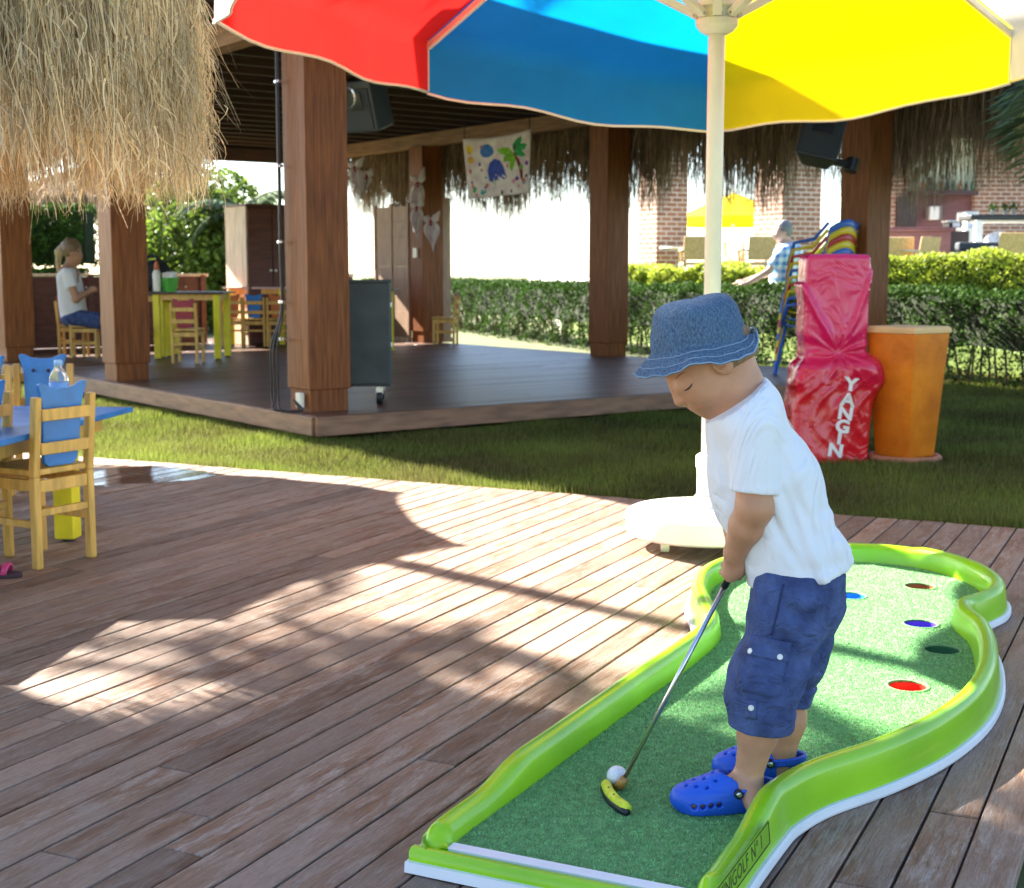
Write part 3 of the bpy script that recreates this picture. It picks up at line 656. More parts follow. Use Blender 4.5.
def body(X, Y, Z):
    d = ell(X,Y,Z, hp(-.004,0,.008), (.087,.072,.078), HM)
    d = smin(d, ell(X,Y,Z, hp(.028,0,-.040), (.056,.055,.050), HM), .03)
    for sg in (-1,1):
        d = smin(d, ell(X,Y,Z, hp(.043,.030*sg,-.045), (.031,.028,.031), HM), .025)      # cheeks
        d = smin(d, ell(X,Y,Z, hp(-.006,.074*sg,-.020), (.019,.010,.028), HM), .005)     # ears
        d = np.maximum(d, -ell(X,Y,Z, hp(.001,.085*sg,-.018), (.010,.010,.016), HM))
        d = smin(d, ell(X,Y,Z, hp(.070,.030*sg,-.011), (.014,.016,.010), HM), .012)      # lids
    d = smin(d, cone(X,Y,Z, hp(.078,0,-.008), hp(.090,0,-.034), .007,.0105), .016)       # nose
    d = smin(d, ell(X,Y,Z, hp(.084,0,-.037), (.010,.015,.008), HM), .008)
    d = smin(d, ell(X,Y,Z, hp(.073,0,-.060), (.013,.019,.008), HM), .010)                # lips
    d = smin(d, ell(X,Y,Z, hp(.067,0,-.071), (.012,.016,.008), HM), .010)
    d = smin(d, ell(X,Y,Z, hp(.058,0,-.088), (.018,.020,.016), HM), .020)                # chin
    d = smin(d, cone(X,Y,Z, hp(-.030,0,-.030), neck0, .050,.047), .025)
    d = smin(d, cone(X,Y,Z, neck0, at(762,440,YM), .045,.055,.9), .03)
    d = smin(d, cone(X,Y,Z, at(762,440,YM), at(795,580,YM), .055,.072,.9), .03)
    for sh,el,wr in ((sh_n,el_n,wr_n),(sh_f,el_f,wr_f)):
        a = cone(X,Y,Z, sh, el, .036,.0335); a = smin(a, cone(X,Y,Z, el, el.lerp(wr,.4), .0335,.0325), .012); a = smin(a, cone(X,Y,Z, el.lerp(wr,.4), wr, .0325,.0225), .012); d = smin(d, a, .02)
    for hip,kn,an,ft in ((hip_n,kn_n,an_n,ft_n),(hip_f,kn_f,an_f,ft_f)):
        a = cone(X,Y,Z, hip, kn, .068,.045); a = smin(a, cone(X,Y,Z, kn, kn.lerp(an,.45), .036,.0355), .02)
        a = smin(a, cone(X,Y,Z, kn.lerp(an,.45), an, .0355,.025), .02); a = smin(a, cone(X,Y,Z, an, ft[1], .026,.022), .015)
        a = smin(a, cone(X,Y,Z, an, ft[0], .025,.022), .012); d = smin(d, a, .012)
    # hands: palm, four curled fingers and a thumb on each, closed round the grip
    for sg, wr, t0 in ((-1, wr_n, .030), (1, wr_f, .012)):
        c = gripT+sx*t0; side = Vector((.25*sg,sg,0)); side = (side-sx*side.dot(sx)).normalized(); fr = sx.cross(side).normalized()
        if fr.x > 0: fr = -fr            # fr points ahead of the grip (towards the hole)
        pc = c+side*.019
        h = smin(ell(X,Y,Z, pc, (.017,.014,.030), (arr(fr),arr(side),arr(sx))), cone(X,Y,Z, wr, pc, .0205,.017), .014)
        for i in range(4):
            b = c+sx*(-.021+.0135*i); L_ = (.95,1.05,1.0,.82)[i]
            p = [b+side*.019+fr*.009, b+side*.009+fr*.0205*L_, b-side*.008+fr*.020*L_, b-side*.019*L_+fr*.006]
            q = None
            for k in range(3):
                e = cone(X,Y,Z, p[k], p[k+1], .0066-.0005*k, .0061-.0005*k); q = e if q is None else np.minimum(q, e)
            h = smin(h, q, .0022)
        th = cone(X,Y,Z, pc-sx*.016-fr*.008, c-sx*.006-fr*.019+side*.004, .0085,.0072); th = smin(th, cone(X,Y,Z, c-sx*.006-fr*.019+side*.004, c+sx*.016-fr*.0165-side*.006, .0072,.0058), .004)
        h = smin(h, th, .003); d = smin(d, h, .004)
    return d
lo = (.22,2.40,.02); hi = (.66,2.90,1.10)
bm_ = sdf('body', body, lo, hi, .0032, SKIN, boy)
# clothing
def shirt(X, Y, Z):
    d = cone(X,Y,Z, at(745,418,YM), at(766,480,YM), .074,.092,.96)
    d = smin(d, cone(X,Y,Z, at(766,480,YM), at(799,566,YM), .092,.104,.86), .04)
    d = smin(d, cone(X,Y,Z, at(737,437,YM), at(752,500,YM), .056,.068,.9), .03)
    d = smin(d, cone(X,Y,Z, at(748,408,YM-.05), at(748,408,YM+.05), .046,.046), .05)
    fold = wob(X,Y,Z, .0042, 42, 3, 6, (1.2,.6,.5))+wob(X,Y,Z, .0026, 95, 5, 6, (1.4,.5,.4))
    # drape lines falling from the armpit to the hem
    k1 = (X-at(768,480,YM).x)+.45*(Z-at(768,480,YM).z)
    for (o_, w_, a_) in ((.0,.010,.010),(.030,.012,.008),(-.028,.010,.007),(.062,.013,.007),(.09,.010,.005)):
        d = d+a_*np.exp(-((k1-o_-.35*o_*(Z-.6)*3-.006*np.sin(22*Z+o_*90))/w_)**2)*np.clip((.80-Z)*6,0,1)*np.clip((Y < 2.63)*1.0+.3,0,1)
    k2 = (Z-at(790,540,YM).z)-.30*(X-at(790,540,YM).x)
    for (o_, a_, ph) in ((.0,.005,.4),(.052,.003,1.9),(-.035,.004,3.0)): d = d+a_*np.exp(-((k2-o_-.012*np.sin(24*X+ph))/.011)**2)*np.clip((X-.47)*9,0,1)*np.clip(.5+np.sin(31*X+ph),0,1)
    d = d+fold
    for sh,el,yy in ((sh_n,el_n,-1),(sh_f,el_f,1)):
        s0 = sh+Vector((.0,.008*-yy,.002)); e0 = sh.lerp(el,.95)
        sl = cone(X,Y,Z, s0, e0, .046,.0445)+wob(X,Y,Z,.0024,70,31,6,(1,1,.4)); ax_ = (el-sh)
        t_ = (X-sh[0])*ax_[0]+(Y-sh[1])*ax_[1]+(Z-sh[2])*ax_[2]; t_ = t_/ax_.length_squared
        sl = sl-.0014*np.exp(-((t_-.74)/.05)**2)
        sl = np.maximum(sl, plane(X,Y,Z, sh.lerp(el,.80), ax_+Vector((-.02,0,0))))
        d = smin(d, sl, np.clip(.040-.050*t_, .005, .04))
    hem = plane(X,Y,Z, at(797,574,YM), (.20,0,-1))+.003*np.sin(28*X+11*Y)
    hz_ = hem+.020; d = d-.0012*np.exp(-(hz_/.004)**2)*-1
    d = np.maximum(d, hem)
    inner = ell(X,Y,Z, neck0+Vector((-.012,0,.012)), (.052,.052,.055)); d = np.maximum(d, -inner)
    return np.maximum(d, plane(X,Y,Z, at(742,394,YM), (-.78,0,1)))
sh_ = sdf('t_shirt', shirt, (.24,2.40,.40), (.72,2.90,1.0), .0034, COTTON, boy)
def shorts(X, Y, Z):
    d = cone(X,Y,Z, at(800,560,YM), at(797,600,YM), .086,.090,.86)
    for hip,pts_,hp_,nm in ((hip_n, [at(791,600,YN+.01), at(765,685,YN-.002), at(761,729,YN-.002)], (.076,.064,.050), 0), (hip_f, [at(808,600,YF-.01), at(796,655,YF+.005), at(786,701,YF+.012)], (.074,.056,.042), 1)):
        a = cone(X,Y,Z, pts_[0], pts_[1], hp_[0], hp_[1]); a = smin(a, cone(X,Y,Z, pts_[1], pts_[2], hp_[1], hp_[2]), .03)
        fold = wob(X,Y,Z, .0062, 50, 11+nm, 6, (.7,.7,1.3))+wob(X,Y,Z, .0036, 120, 15+nm, 6, (.6,.6,1.4))
        a = a+fold
        # rolled cuff
        t = pts_[2]; dr = (pts_[2]-pts_[1]).normalized()
        along = (X-t[0])*dr[0]+(Y-t[1])*dr[1]+(Z-t[2])*dr[2]
        a = np.maximum(a, along+.003)
        cuff = np.maximum(cone(X,Y,Z, pts_[1], pts_[2]+dr*.03, hp_[1]+.006, hp_[2]+.0065)+fold*.5, np.abs(along+.021)-.019)
        a = smin(a, cuff, .0015); a = np.maximum(a, -np.maximum(cone(X,Y,Z, pts_[1], pts_[2]+dr*.05, hp_[1]-.02, hp_[2]-.010), -(along+.012)))
        d = smin(d, a, .014)
    d = np.maximum(d, plane(X,Y,Z, at(800,566,YM), (.1,0,1)))
    return d
sr = sdf('shorts', shorts, (.32,2.40,.12), (.74,2.90,.62), .0034, NAVY, boy)
def bvh(o):
    off = wloc(o); me = o.data; return BVHTree.FromPolygons([tuple(v.co+off) for v in me.vertices], [tuple(p.vertices) for p in me.polygons])
tb = bvh(sr)
def onto(tree, x, y, lift):
    r = Vector(ray(x, y)).normalized(); h = tree.ray_cast(Vector((0,0,H)), r)
    return (h[0]-r*lift if h[0] else None), h[1]
# cargo pocket: a patch laid on the cloth, its flap and buttons
def patch(name, tree, quad, lift, m, parent, nu=12, nv=12, thick=.003):
    vs = []; ok = True
    for i in range(nv+1):
        for j in range(nu+1):
            a = Vector(quad[0]).lerp(Vector(quad[1]), j/nu); b = Vector(quad[3]).lerp(Vector(quad[2]), j/nu); p = a.lerp(b, i/nv)
            h, nn = onto(tree, p[0], p[1], lift)
            vs.append(h if h else (vs[-1] if vs else Vector((0,0,0))))
    W = nu+1; fs = [(i*W+j, i*W+j+1, (i+1)*W+j+1, (i+1)*W+j) for i in range(nv) for j in range(nu)]
    o = link(name, vs, fs, m, parent, smooth=True); so = o.modifiers.new('solid', 'SOLIDIFY'); so.thickness = thick; so.offset = 0; return o
pk = patch('pocket', tb, [(743,645),(788,652),(780,697),(735,690)], .003, NAVY, sr)
patch('pocket_flap', tb, [(747,634),(792,643),(788,662),(741,654)], .006, NAVY, sr)
patch('cuff_tab', tb, [(746,700),(756,700),(756,719),(746,719)], .004, NAVY, sr, 4, 6)
for (x,y) in ((750,651),(780,657),(751,708)):
    h, nn = onto(tb, x, y, .0075)
    if h:
        M_ = nn.to_track_quat('Z','Y').to_matrix().to_4x4(); M_.translation = h
        b_ = MB(); b_.lathe([(.0005,-.002),(.0052,-.002),(.0056,.0),(.0050,.0018),(.003,.001),(.0005,.001)], (0,0,0), 14)
        link('button', [M_ @ Vector(v) for v in b_.v], b_.f, WHITE, sr, smooth=True)
seam = []
for y in range(584, 640, 4):
    h, nn = onto(tb, 783-(y-584)*.22, y, .0015)
    if h: seam.append(h)
MB().tube(seam, .0016, 6).build('seam', mat('navy_seam', (.02,.035,.11), .9), sr, smooth=True)
# bucket hat
hcn = at(701, 353, YM); ha = R(11.5); HU = Vector((-math.sin(ha), 0, math.cos(ha))); HF = Vector((-math.cos(ha), 0, -math.sin(ha))); HS = Vector((0,-1,0))
def hatpt(r, a, z):
    p = hcn+HF*(r*math.cos(a))+HS*(r*math.sin(a)*.92)+HU*z; return p
prof = [(.004,.101),(.030,.1008),(.053,.0985),(.069,.090),(.0775,.076),(.0825,.056),(.0850,.036),(.0865,.022),(.0865,.0165),(.0895,.0135),(.096,.008),(.103,.002),(.110,-.0045),(.117,-.011),(.1225,-.0155)]
vs = []; fs = []; n = 84
for i, (r_, z) in enumerate(prof):
    for k in range(n):
        a = 2*PI*k/n; rr_ = r_; zz = z
        wv = .0036*math.sin(3*a+.9)*math.sin(40*z+1)+.0026*math.sin(7*a+60*z)*math.sin(2*a)+.0016*math.sin(13*a-90*z)*math.sin(3*a+1)
        if i < 9: rr_ += wv*(1.1 if i > 1 else .2); zz += .004*math.sin(2*a+1)*(r_/.07 if i < 4 else 0)
        else:
            q = (i-8)/6; back = max(0, -math.cos(a))**6; frn = max(0, math.cos(a))**2
            zz += back*.045*q**1.5-frn*.006*q+.004*math.sin(5*a+1)*q; rr_ += frn*.006*q-back*.020*q*q+wv*.6; zz += .0022*math.sin(9*a+2)*q+.0015*math.sin(21*a)*q
            zz += .0013*(1 if i % 2 else -1)
        vs.append(hatpt(rr_, a, zz))
for i in range(len(prof)-1):
    for k in range(n): fs.append((i*n+k, i*n+(k+1)%n, (i+1)*n+(k+1)%n, (i+1)*n+k))
fs.append(tuple(range(n)))
hat = link('bucket_hat', vs, fs, DENIM, boy, smooth=True)
so = hat.modifiers.new('solid', 'SOLIDIFY'); so.thickness = .0035; so.offset = -1; ss = hat.modifiers.new('sub', 'SUBSURF'); ss.levels = 1; ss.render_levels = 1
STITCH = mat('pale_stitch', (.22,.31,.42), .9)
for i in (8,10,12,14): MB().tube([hcn+(Vector(vs[i*n+(k % n)])-hcn)*1.012+HU*(.0040 if i > 8 else .001) for k in range(n+1)], .0011 if i < 14 else .0016, 5).build('stitching', STITCH, hat, smooth=True)
# hair under the hat, brows, lashes, lips
HAIR = mat('light_brown_hair', (.24,.135,.06), .6, .3, 60, (1,1,1), .3, 300)
hv = []
def hair(X, Y, Z):
    d = smin(ell(X,Y,Z, hp(-.004,0,.000), (.0895,.0745,.080), HM), cone(X,Y,Z, hp(-.034,0,-.026), hp(-.036,0,-.055), .053,.048), .02)+wob(X,Y,Z,.0011,420,9,8)
    d = np.maximum(d, plane(X,Y,Z, hp(-.018,0,0), hf*.95+hu*.2)); d = np.maximum(d, plane(X,Y,Z, hp(-.04,0,-.052), hu*-1+hf*.25)); return d
sdf('hair', hair, (.22,2.50,.84), (.52,2.76,1.1), .003, HAIR, boy)
bb = bvh(bm_)
def headray(f, u, s=1, lift=.0008):
    o = hp(f, .2*s, u) if True else 0
    h = bb.ray_cast(o, (hp(f,0,u)-o).normalized()); return h[0]+(o-hp(f,0,u)).normalized()*lift if h[0] else hp(f,.05*s,u)
NOS = mat('nostril', (.16,.06,.04), .7)
for s_ in (1,-1): MB().ball(hp(.0835,.0075*s_,-.0425), .0026, 8, 6).build('nostril', NOS, boy, smooth=True)
LASH = mat('dark_lash', (.03,.018,.012), .6)
for s_ in (1,-1):
    MB().tube([headray(.058+.0045*i, -.0175-.0022*math.sin(i*PI/4)-.0006*i, s_, .0012) for i in range(5)], [.0006,.0013,.0016,.0015,.0008], 6).build('eyelashes', LASH, boy, smooth=True)
    MB().tube([headray(.054+.005*i, .006+.002*math.sin(i*PI/4), s_, .0004) for i in range(5)], [.0006,.0012,.0013,.0012,.0005], 6).build('eyebrow', HAIR, boy, smooth=True)
LIP = mat('lips', (.45,.13,.10), .45)
MB().tube([headray(.068+.003*i, -.0645+.0006*i, 1, .0003) for i in range(4)]+[hp(.0855,0,-.0640)]+[headray(.077-.003*i, -.0645+.0006*(3-i), -1, .0003) for i in range(4)], .0016, 6).build('lips', LIP, boy, smooth=True)
# clogs
CLOG = mat('blue_foam_clog', (.012,.10,.62), .42, .08, 8, bump=.12, bscale=300)
CLOG_IN = mat('clog_hole', (.004,.012,.06), .8)
def clog(heel, toe, wid, name='clog'):
    heel = Vector((heel.x,heel.y,0)); toe = Vector((toe.x,toe.y,0)); fw = (toe-heel).normalized(); sd_ = Vector((-fw.y, fw.x, 0)); Lc = (toe-heel).length
    up = Vector((0,0,1)); M3 = (arr(fw),arr(sd_),arr(up)); z0 = TZ+.002
    def q(f, s, u): return heel+fw*(f*Lc)+sd_*s+up*(z0+u)
    def fn(X,Y,Z):
        u = Z-z0
        fx = ((X-heel[0])*fw[0]+(Y-heel[1])*fw[1]); sy = ((X-heel[0])*sd_[0]+(Y-heel[1])*sd_[1])
        sole = smin(cone(X,Y,Z, q(.20,0,.012), q(.52,0,.012), wid*.40,wid*.44), cone(X,Y,Z, q(.52,0,.012), q(.76,.004,.014), wid*.44,wid*.52), .02)
        sole = np.maximum(sole, np.abs(u-.013)-.013+.002*np.clip((fx/Lc-.8)*-5,0,0))
        up_ = smin(ell(X,Y,Z, q(.70,.0,.022), (.058*Lc/.165,wid*.50,.038), M3), ell(X,Y,Z, q(.50,0,.032), (.045,wid*.42,.044), M3), .02)
        up_ = np.maximum(up_, -u)
        op_ = ell(X,Y,Z, q(.24,0,.062), (.062,wid*.31,.044), M3)
        wall = smin(cone(X,Y,Z, q(.17,0,.028), q(.40,0,.026), wid*.40,wid*.42), up_, .01); wall = np.maximum(wall, np.abs(u-.02)-.022-.010*np.clip(1.5-np.abs(fx/Lc-.05)*9,0,1))
        d = smin(smin(sole, up_, .006), wall, .006)
        d = np.maximum(d, -op_); cav = np.maximum(ell(X,Y,Z, q(.42,0,.030), (.085,wid*.36,.026), M3), -(u-.014)); d = np.maximum(d, -cav)
        # vent holes
        for i in range(4): d = np.maximum(d, -cone(X,Y,Z, q(.60+.085*i,-.06,.021-.001*i), q(.60+.085*i,.06,.021-.001*i), .0052,.0052))
        for (a_,b_) in ((.60,-.018),(.60,.0),(.60,.018),(.70,-.024),(.70,-.008),(.70,.008),(.70,.024),(.80,-.018),(.80,.0),(.80,.018),(.89,-.009),(.89,.009)):
            d = np.maximum(d, -cone(X,Y,Z, q(a_,b_,.030), q(a_+.03,b_*1.15,.09), .0036,.0036))
        return d
    c = (heel+toe)/2; ext = .14
    o = sdf(name, fn, (c.x-ext,c.y-.10,z0-.006), (c.x+ext,c.y+.10,z0+.09), .0024, CLOG, boy)
    hs_ = []
    for i in range(13):
        a = -1.75+3.5*i/12; hs_.append(q(.34-.37*math.cos(a), wid*.46*math.sin(a), .040+.004*math.cos(a)))
    b_ = MB()
    for dz in (-.004,0,.004): b_.tube([p+Vector((0,0,dz)) for p in hs_], .0042, 8)
    b_.build('heel_strap', CLOG, o, smooth=True)
    for sg in (-1,1):
        p = q(.40, sg*wid*.47, .040); rv = MB(); rv.tube([p-sd_*sg*.004, p+sd_*sg*.005], [.0088,.0082], 14); rv.build('rivet', BLACK, o, smooth=True)
        MB().tube([p+sd_*sg*.005, p+sd_*sg*.0062], [.006,.005], 12).build('rivet', STEEL, o, smooth=True)
    return o
clog(gnd(772,797,TZ+.02), gnd(676,800,TZ+.02), .078)
clog(an_f+Vector((.045,0,0)), an_f+Vector((-.125,.012,0)), .074)
# clubs and ball
pt_ = thing('putter', gripB, 'short steel shafted putter with a yellow curved head held by the boy', 'golf club')
tag(pt_, 'steel putter with a worn yellow head, held by the boy in the denim hat')
MB().tube([gripT-sx*.05, gripT+sx*.075], [.0085,.0070], 14).build('grip', BLACK, pt_, smooth=True)
MB().tube([gripT+sx*.07, gripB], [.0052,.0044], 12).build('shaft', STEEL, pt_, smooth=True)
HOS = mat('amber_hosel', (.34,.17,.04), .4, .3, 40)
hz = gnd(618,788,TZ+.004); MB().tube([gripB-sx*.004, gripB+sx*.008, gripB.lerp(hz,.75), hz+Vector((0,0,.006))], [.0075,.0092,.0105,.0095], 12).build('hosel', HOS, pt_, smooth=True)
ha_, hb_ = gnd(606,782,TZ+.012), gnd(629,809,TZ+.012); mc = (ha_+hb_)/2+Vector((.010,.006,0))
YB = mat('worn_yellow_rubber', (.68,.74,.03), .5, .2, 60, bump=.3)
arc = [ha_.lerp(hb_, t)*1+ (mc-(ha_+hb_)/2)*(-4*t*(1-t)) for t in np.linspace(0,1,13)]
hd = MB().tube(arc, [.006]+[.0105]*11+[.007], 12); hd.build('head', YB, pt_, smooth=True)
MB().tube([p+Vector((-.003,-.004,-.0062)) for p in arc], [.006]+[.0095]*11+[.007], 10).build('sole_edge', BLACK, pt_, smooth=True)
for t in (4,7): MB().ball(arc[t]+Vector((-.001,-.004,.0095)), .0022, 8, 6).build('screw', BLACK, pt_)
gb = MB().ball((0,0,0), .0205, 32, 20); bl = gb.build('golf_ball', mat('golf_ball_white', (.80,.80,.82), .3, .02, bump=.0), None, smooth=True)
bl.location = gnd(617,776,TZ+.0215); tag(bl, 'white golf ball touching the putter head on the turf', 'golf ball')
dm = bl.data; vor = dm.materials[0].node_tree; N_ = vor.nodes; vt = N_.new('ShaderNodeTexVoronoi'); vt.inputs['Scale'].default_value = 260; tcn = N_.new('ShaderNodeTexCoord'); vor.links.new(tcn.outputs['Object'], vt.inputs['Vector'])
bpn = N_.new('ShaderNodeBump'); bpn.inputs['Strength'].default_value = .5; bpn.inputs['Distance'].default_value = .002; vor.links.new(vt.outputs['Distance'], bpn.inputs['Height']); vor.links.new(bpn.outputs[0], N_['Principled BSDF'].inputs['Normal'])
# ================================================================== CHILDREN'S CHAIRS AND TABLES
def make_chair():
    t = thing('child_chair', (0,0,0), '', 'chair', 'wooden child chairs with animal shaped backs')
    b = lambda n, mb, m, **k: mb.build(n, m, t, local=True, **k)
    for sx_ in (-1,1):
        b('leg', MB().bar((sx_*.125,-.13,0),(sx_*.125,-.13,.33),.03,.03).bar((sx_*.125,-.13,.33),(sx_*.125,-.155,.615),.03,.03), W_CHAIR, bevel=.005)
        b('leg', MB().bar((sx_*.125,.13,0),(sx_*.125,.13,.325),.03,.03), W_CHAIR, bevel=.005)
        b('stretcher', MB().bar((sx_*.125,-.115,.16),(sx_*.125,.115,.16),.018,.026), W_CHAIR, bevel=.003)
        b('stretcher', MB().bar((sx_*.125,-.115,.30),(sx_*.125,.115,.30),.018,.04), W_CHAIR, bevel=.003)
    b('stretcher', MB().bar((-.11,-.13,.20),(.11,-.13,.20),.018,.026), W_CHAIR, bevel=.003)
    b('stretcher', MB().bar((-.11,.13,.30),(.11,.13,.30),.018,.04), W_CHAIR, bevel=.003)
    b('stretcher', MB().bar((-.11,-.13,.295),(.11,-.13,.295),.02,.045), W_CHAIR, bevel=.003)
    b('seat', MB().box((0,.01,.345),(.27,.285,.022)), W_CHAIR, bevel=.005)
    for z in (.43,.55): b('back_rail', MB().bar((-.112,-.141-.09*(z-.33),z),(.112,-.141-.09*(z-.33),z),.018,.042), W_CHAIR, bevel=.003)
    out_ = [(-.055,.36),(-.075,.375),(-.083,.42),(-.086,.50),(-.088,.565),(-.094,.60),(-.106,.635),(-.112,.655),(-.100,.662),(-.078,.658),(-.055,.645),(-.025,.640),(.025,.640),(.055,.645),(.078,.658),(.100,.662),(.112,.655),(.106,.635),(.094,.60),(.088,.565),(.086,.50),(.083,.42),(.075,.375),(.055,.36)]
    T = Matrix.Translation((0,-.118,0)) @ Matrix.Shear('XZ', 4, (0,0)) @ Matrix(((1,0,0,0),(0,-.09,1,.03),(0,1,0,0),(0,0,0,1)))
    b('back_panel', MB().prism(out_, -.008, .008, T), BLUE_PAINT, bevel=.003)
    fp = kid(t, 'back_panel')[0]
    b2 = MB()
    for sx_ in (-1,1): b2.ball((sx_*.035,-.1075,.585), .009, 10, 8, (1,.35,1))
    b2.build('eyes', BLACK, fp, local=True, smooth=True)
    return t
ch0 = make_chair()
first = [True]
def chair(x, y, z, rz, m, label, seat_z=1.0):
    o = ch0 if first[0] else copy_tree(ch0); first[0] = False
    place(o, (x,y,z), R(rz), label)
    own_mat(kid(o,'back_panel')[0], m); return o
chair(-1.735, 5.06, 0, 60, BLUE_PAINT, 'nearest child chair, scuffed blue cat eared back turned to us, at the blue table')
chair(-2.50, 6.42, 0, 176, BLUE_PAINT, 'child chair with blue back showing two eye holes, behind the blue table at left edge')
chair(-2.235, 6.55, 0, 184, BLUE_PAINT, 'child chair with blue back beside the water bottle, behind the blue table')
chair(-2.02, 5.02, 0, -92+180-8, BLUE_PAINT, 'child chair cut by the left edge, only its yellow leg showing under the blue table')
FZ = .12
chair(-4.86, 15.55, FZ, -84, RED_PAINT, 'child chair with a red back just behind the seated woman')
chair(-4.66, 15.30, FZ, -80, BLUE_PAINT, 'child chair with a blue back carrying the seated woman')
chair(-3.34, 14.45, FZ, -2, RED_PAINT, 'child chair with a dark red back facing the table with yellow legs')
chair(-4.02, 14.75, FZ, -62, ORANGE_PAINT, 'child chair half behind the second pillar, left of the yellow legged table')
chair(-3.50, 17.75, FZ, -4, ORANGE_PAINT, 'child chair with an orange back, left of three at the white topped table')
chair(-3.23, 17.70, FZ, 2, BLUE_PAINT, 'child chair with a blue back, middle of three at the white topped table')
chair(-2.93, 17.65, FZ, 4, ORANGE_PAINT, 'child chair with a brownish orange back, right of three at the white topped table')
chair(-.86, 18.15, FZ, 82, RED_PAINT, 'child chair with a dark red back standing alone by the far pillar')

TG = "children's tables"
def table(x, y, z, rz, sx_, sy, h, topm, legm, label, legr=.035, inset=.06, iy=None):
    t = thing('child_table', (x,y,z), label, 'table', TG, R(rz))
    MB().box((0,0,h-.011),(sx_,sy,.022)).build('tabletop', topm, t, local=True, bevel=.006)
    iy = iy or inset; ap = MB()
    for s_ in (-1,1):
        ap.box((0,s_*(sy/2-inset),h-.055),(sx_-2*inset,.022,.066)); ap.box((s_*(sx_/2-inset),0,h-.055),(.022,sy-2*inset-.03,.066))
    ap.build('apron', W_CHAIR, t, local=True, bevel=.003)
    for a in (-1,1):
        for b in (-1,1):
            lg = MB().box((a*(sx_/2-inset), b*(sy/2-iy), h/2-.008),(legr*2,legr*2,h-.04)).build('leg', legm, t, local=True, bevel=.006)
            MB().tube([(a*(sx_/2-inset), b*(sy/2-iy), 0),(a*(sx_/2-inset), b*(sy/2-iy), .014)], .025, 12).build('foot', BLACK, lg, local=True)
    return t
table(-2.105, 4.98, 0, -6, .82, 1.9, .485, BLUE_PAINT, YELLOW_PAINT, 'blue topped low table with thick yellow legs at the left edge', .04, .10, .47)
table(-3.46, 15.22, FZ, 0, .82, .70, .72, mat('dark_tabletop', (.06,.04,.035), .4), YELLOW_PAINT, 'dark topped table with yellow legs holding the green pot', .034, .09)
table(-3.24, 18.05, FZ, 0, .82, .60, .74, mat('pale_tabletop', (.70,.50,.45), .4), YELLOW_PAINT, 'white topped table with yellow legs beside the tall cabinet', .034, .09)
table(-1.75, 16.2, FZ, 0, .84, .7, .74, MATS['dark_tabletop'], YELLOW_PAINT, 'dark topped table half hidden by the front pillar and grey cabinet', .03, .09)
table(-4.02, 15.55, FZ, -4, .60, .70, .70, MATS['dark_tabletop'], YELLOW_PAINT, 'dark topped table in front of the seated woman, behind the pillar', .034, .07)

# water bottle on the blue table
wb = thing('water_bottle', (-1.90,5.86,.485), 'clear plastic water bottle with a blue cap and label on the blue table', 'bottle')
GLS = bpy.data.materials.new('clear_plastic'); GLS.use_nodes = True; gb_ = GLS.node_tree.nodes['Principled BSDF']; gb_.inputs['Transmission Weight'].default_value = .85; gb_.inputs['Roughness'].default_value = .12; gb_.inputs['Base Color'].default_value = (.85,.92,.97,1); gb_.inputs['IOR'].default_value = 1.2; MATS['clear_plastic'] = GLS
MB().lathe([(.002,.001),(.036,.002),(.040,.01),(.040,.05),(.038,.055),(.040,.06),(.040,.115),(.036,.135),(.022,.16),(.0155,.17),(.0155,.185)], (0,0,0), 24).build('bottle_body', GLS, wb, local=True, smooth=True)
MB().lathe([(.0405,.06),(.0412,.062),(.0412,.105),(.0405,.107)], (0,0,0), 24, False).build('label', mat('blue_label', (.15,.35,.75), .4), wb, local=True, smooth=True)
MB().lathe([(.0175,.178),(.0175,.196),(.014,.199),(.001,.199)], (0,0,0), 20).build('cap', mat('blue_cap', (.35,.6,.85), .35), wb, local=True, smooth=True)
cup = thing('paper_cup', (-2.19,5.95,.485), 'small white paper cup between the blue chair backs', 'cup')
MB().lathe([(.002,.001),(.020,.001),(.028,.075),(.030,.075),(.030,.078),(.026,.077),(.018,.006)], (0,0,0), 20, False).build('cup_wall', WHITE, cup, local=True, smooth=True)
MB().lathe([(.0255,.012),(.0255,.014)], (0,0,0), 12, True).build('cup_base', WHITE, cup, local=True)
# sandal at the left edge
sd0 = gnd(-2, 577, 0); sn = thing('sandal', sd0, 'pink and dark child sandal at the left edge of the deck', 'sandal')
so_ = [(.085*math.cos(a)*(1), .034*math.sin(a)*(1+.15*math.cos(a))) for a in np.linspace(0, 2*PI, 24, endpoint=False)]
MB().prism(so_, .001, .017).build('sole', mat('dark_sole', (.05,.02,.03), .7), sn, local=True, bevel=.004)
PINK = mat('pink_strap', (.65,.06,.20), .5)
for xx in (.03,-.01): 
    q = MB(); pp = [(xx, -.033, .014),(xx+.004,-.028,.035),(xx+.006,0,.048),(xx+.004,.028,.035),(xx,.033,.014)]
    for d_ in (-.006,0,.006): q.tube([(a+d_,b,c) for a,b,c in pp], .005, 8)
    q.build('strap', PINK, sn, local=True, smooth=True)

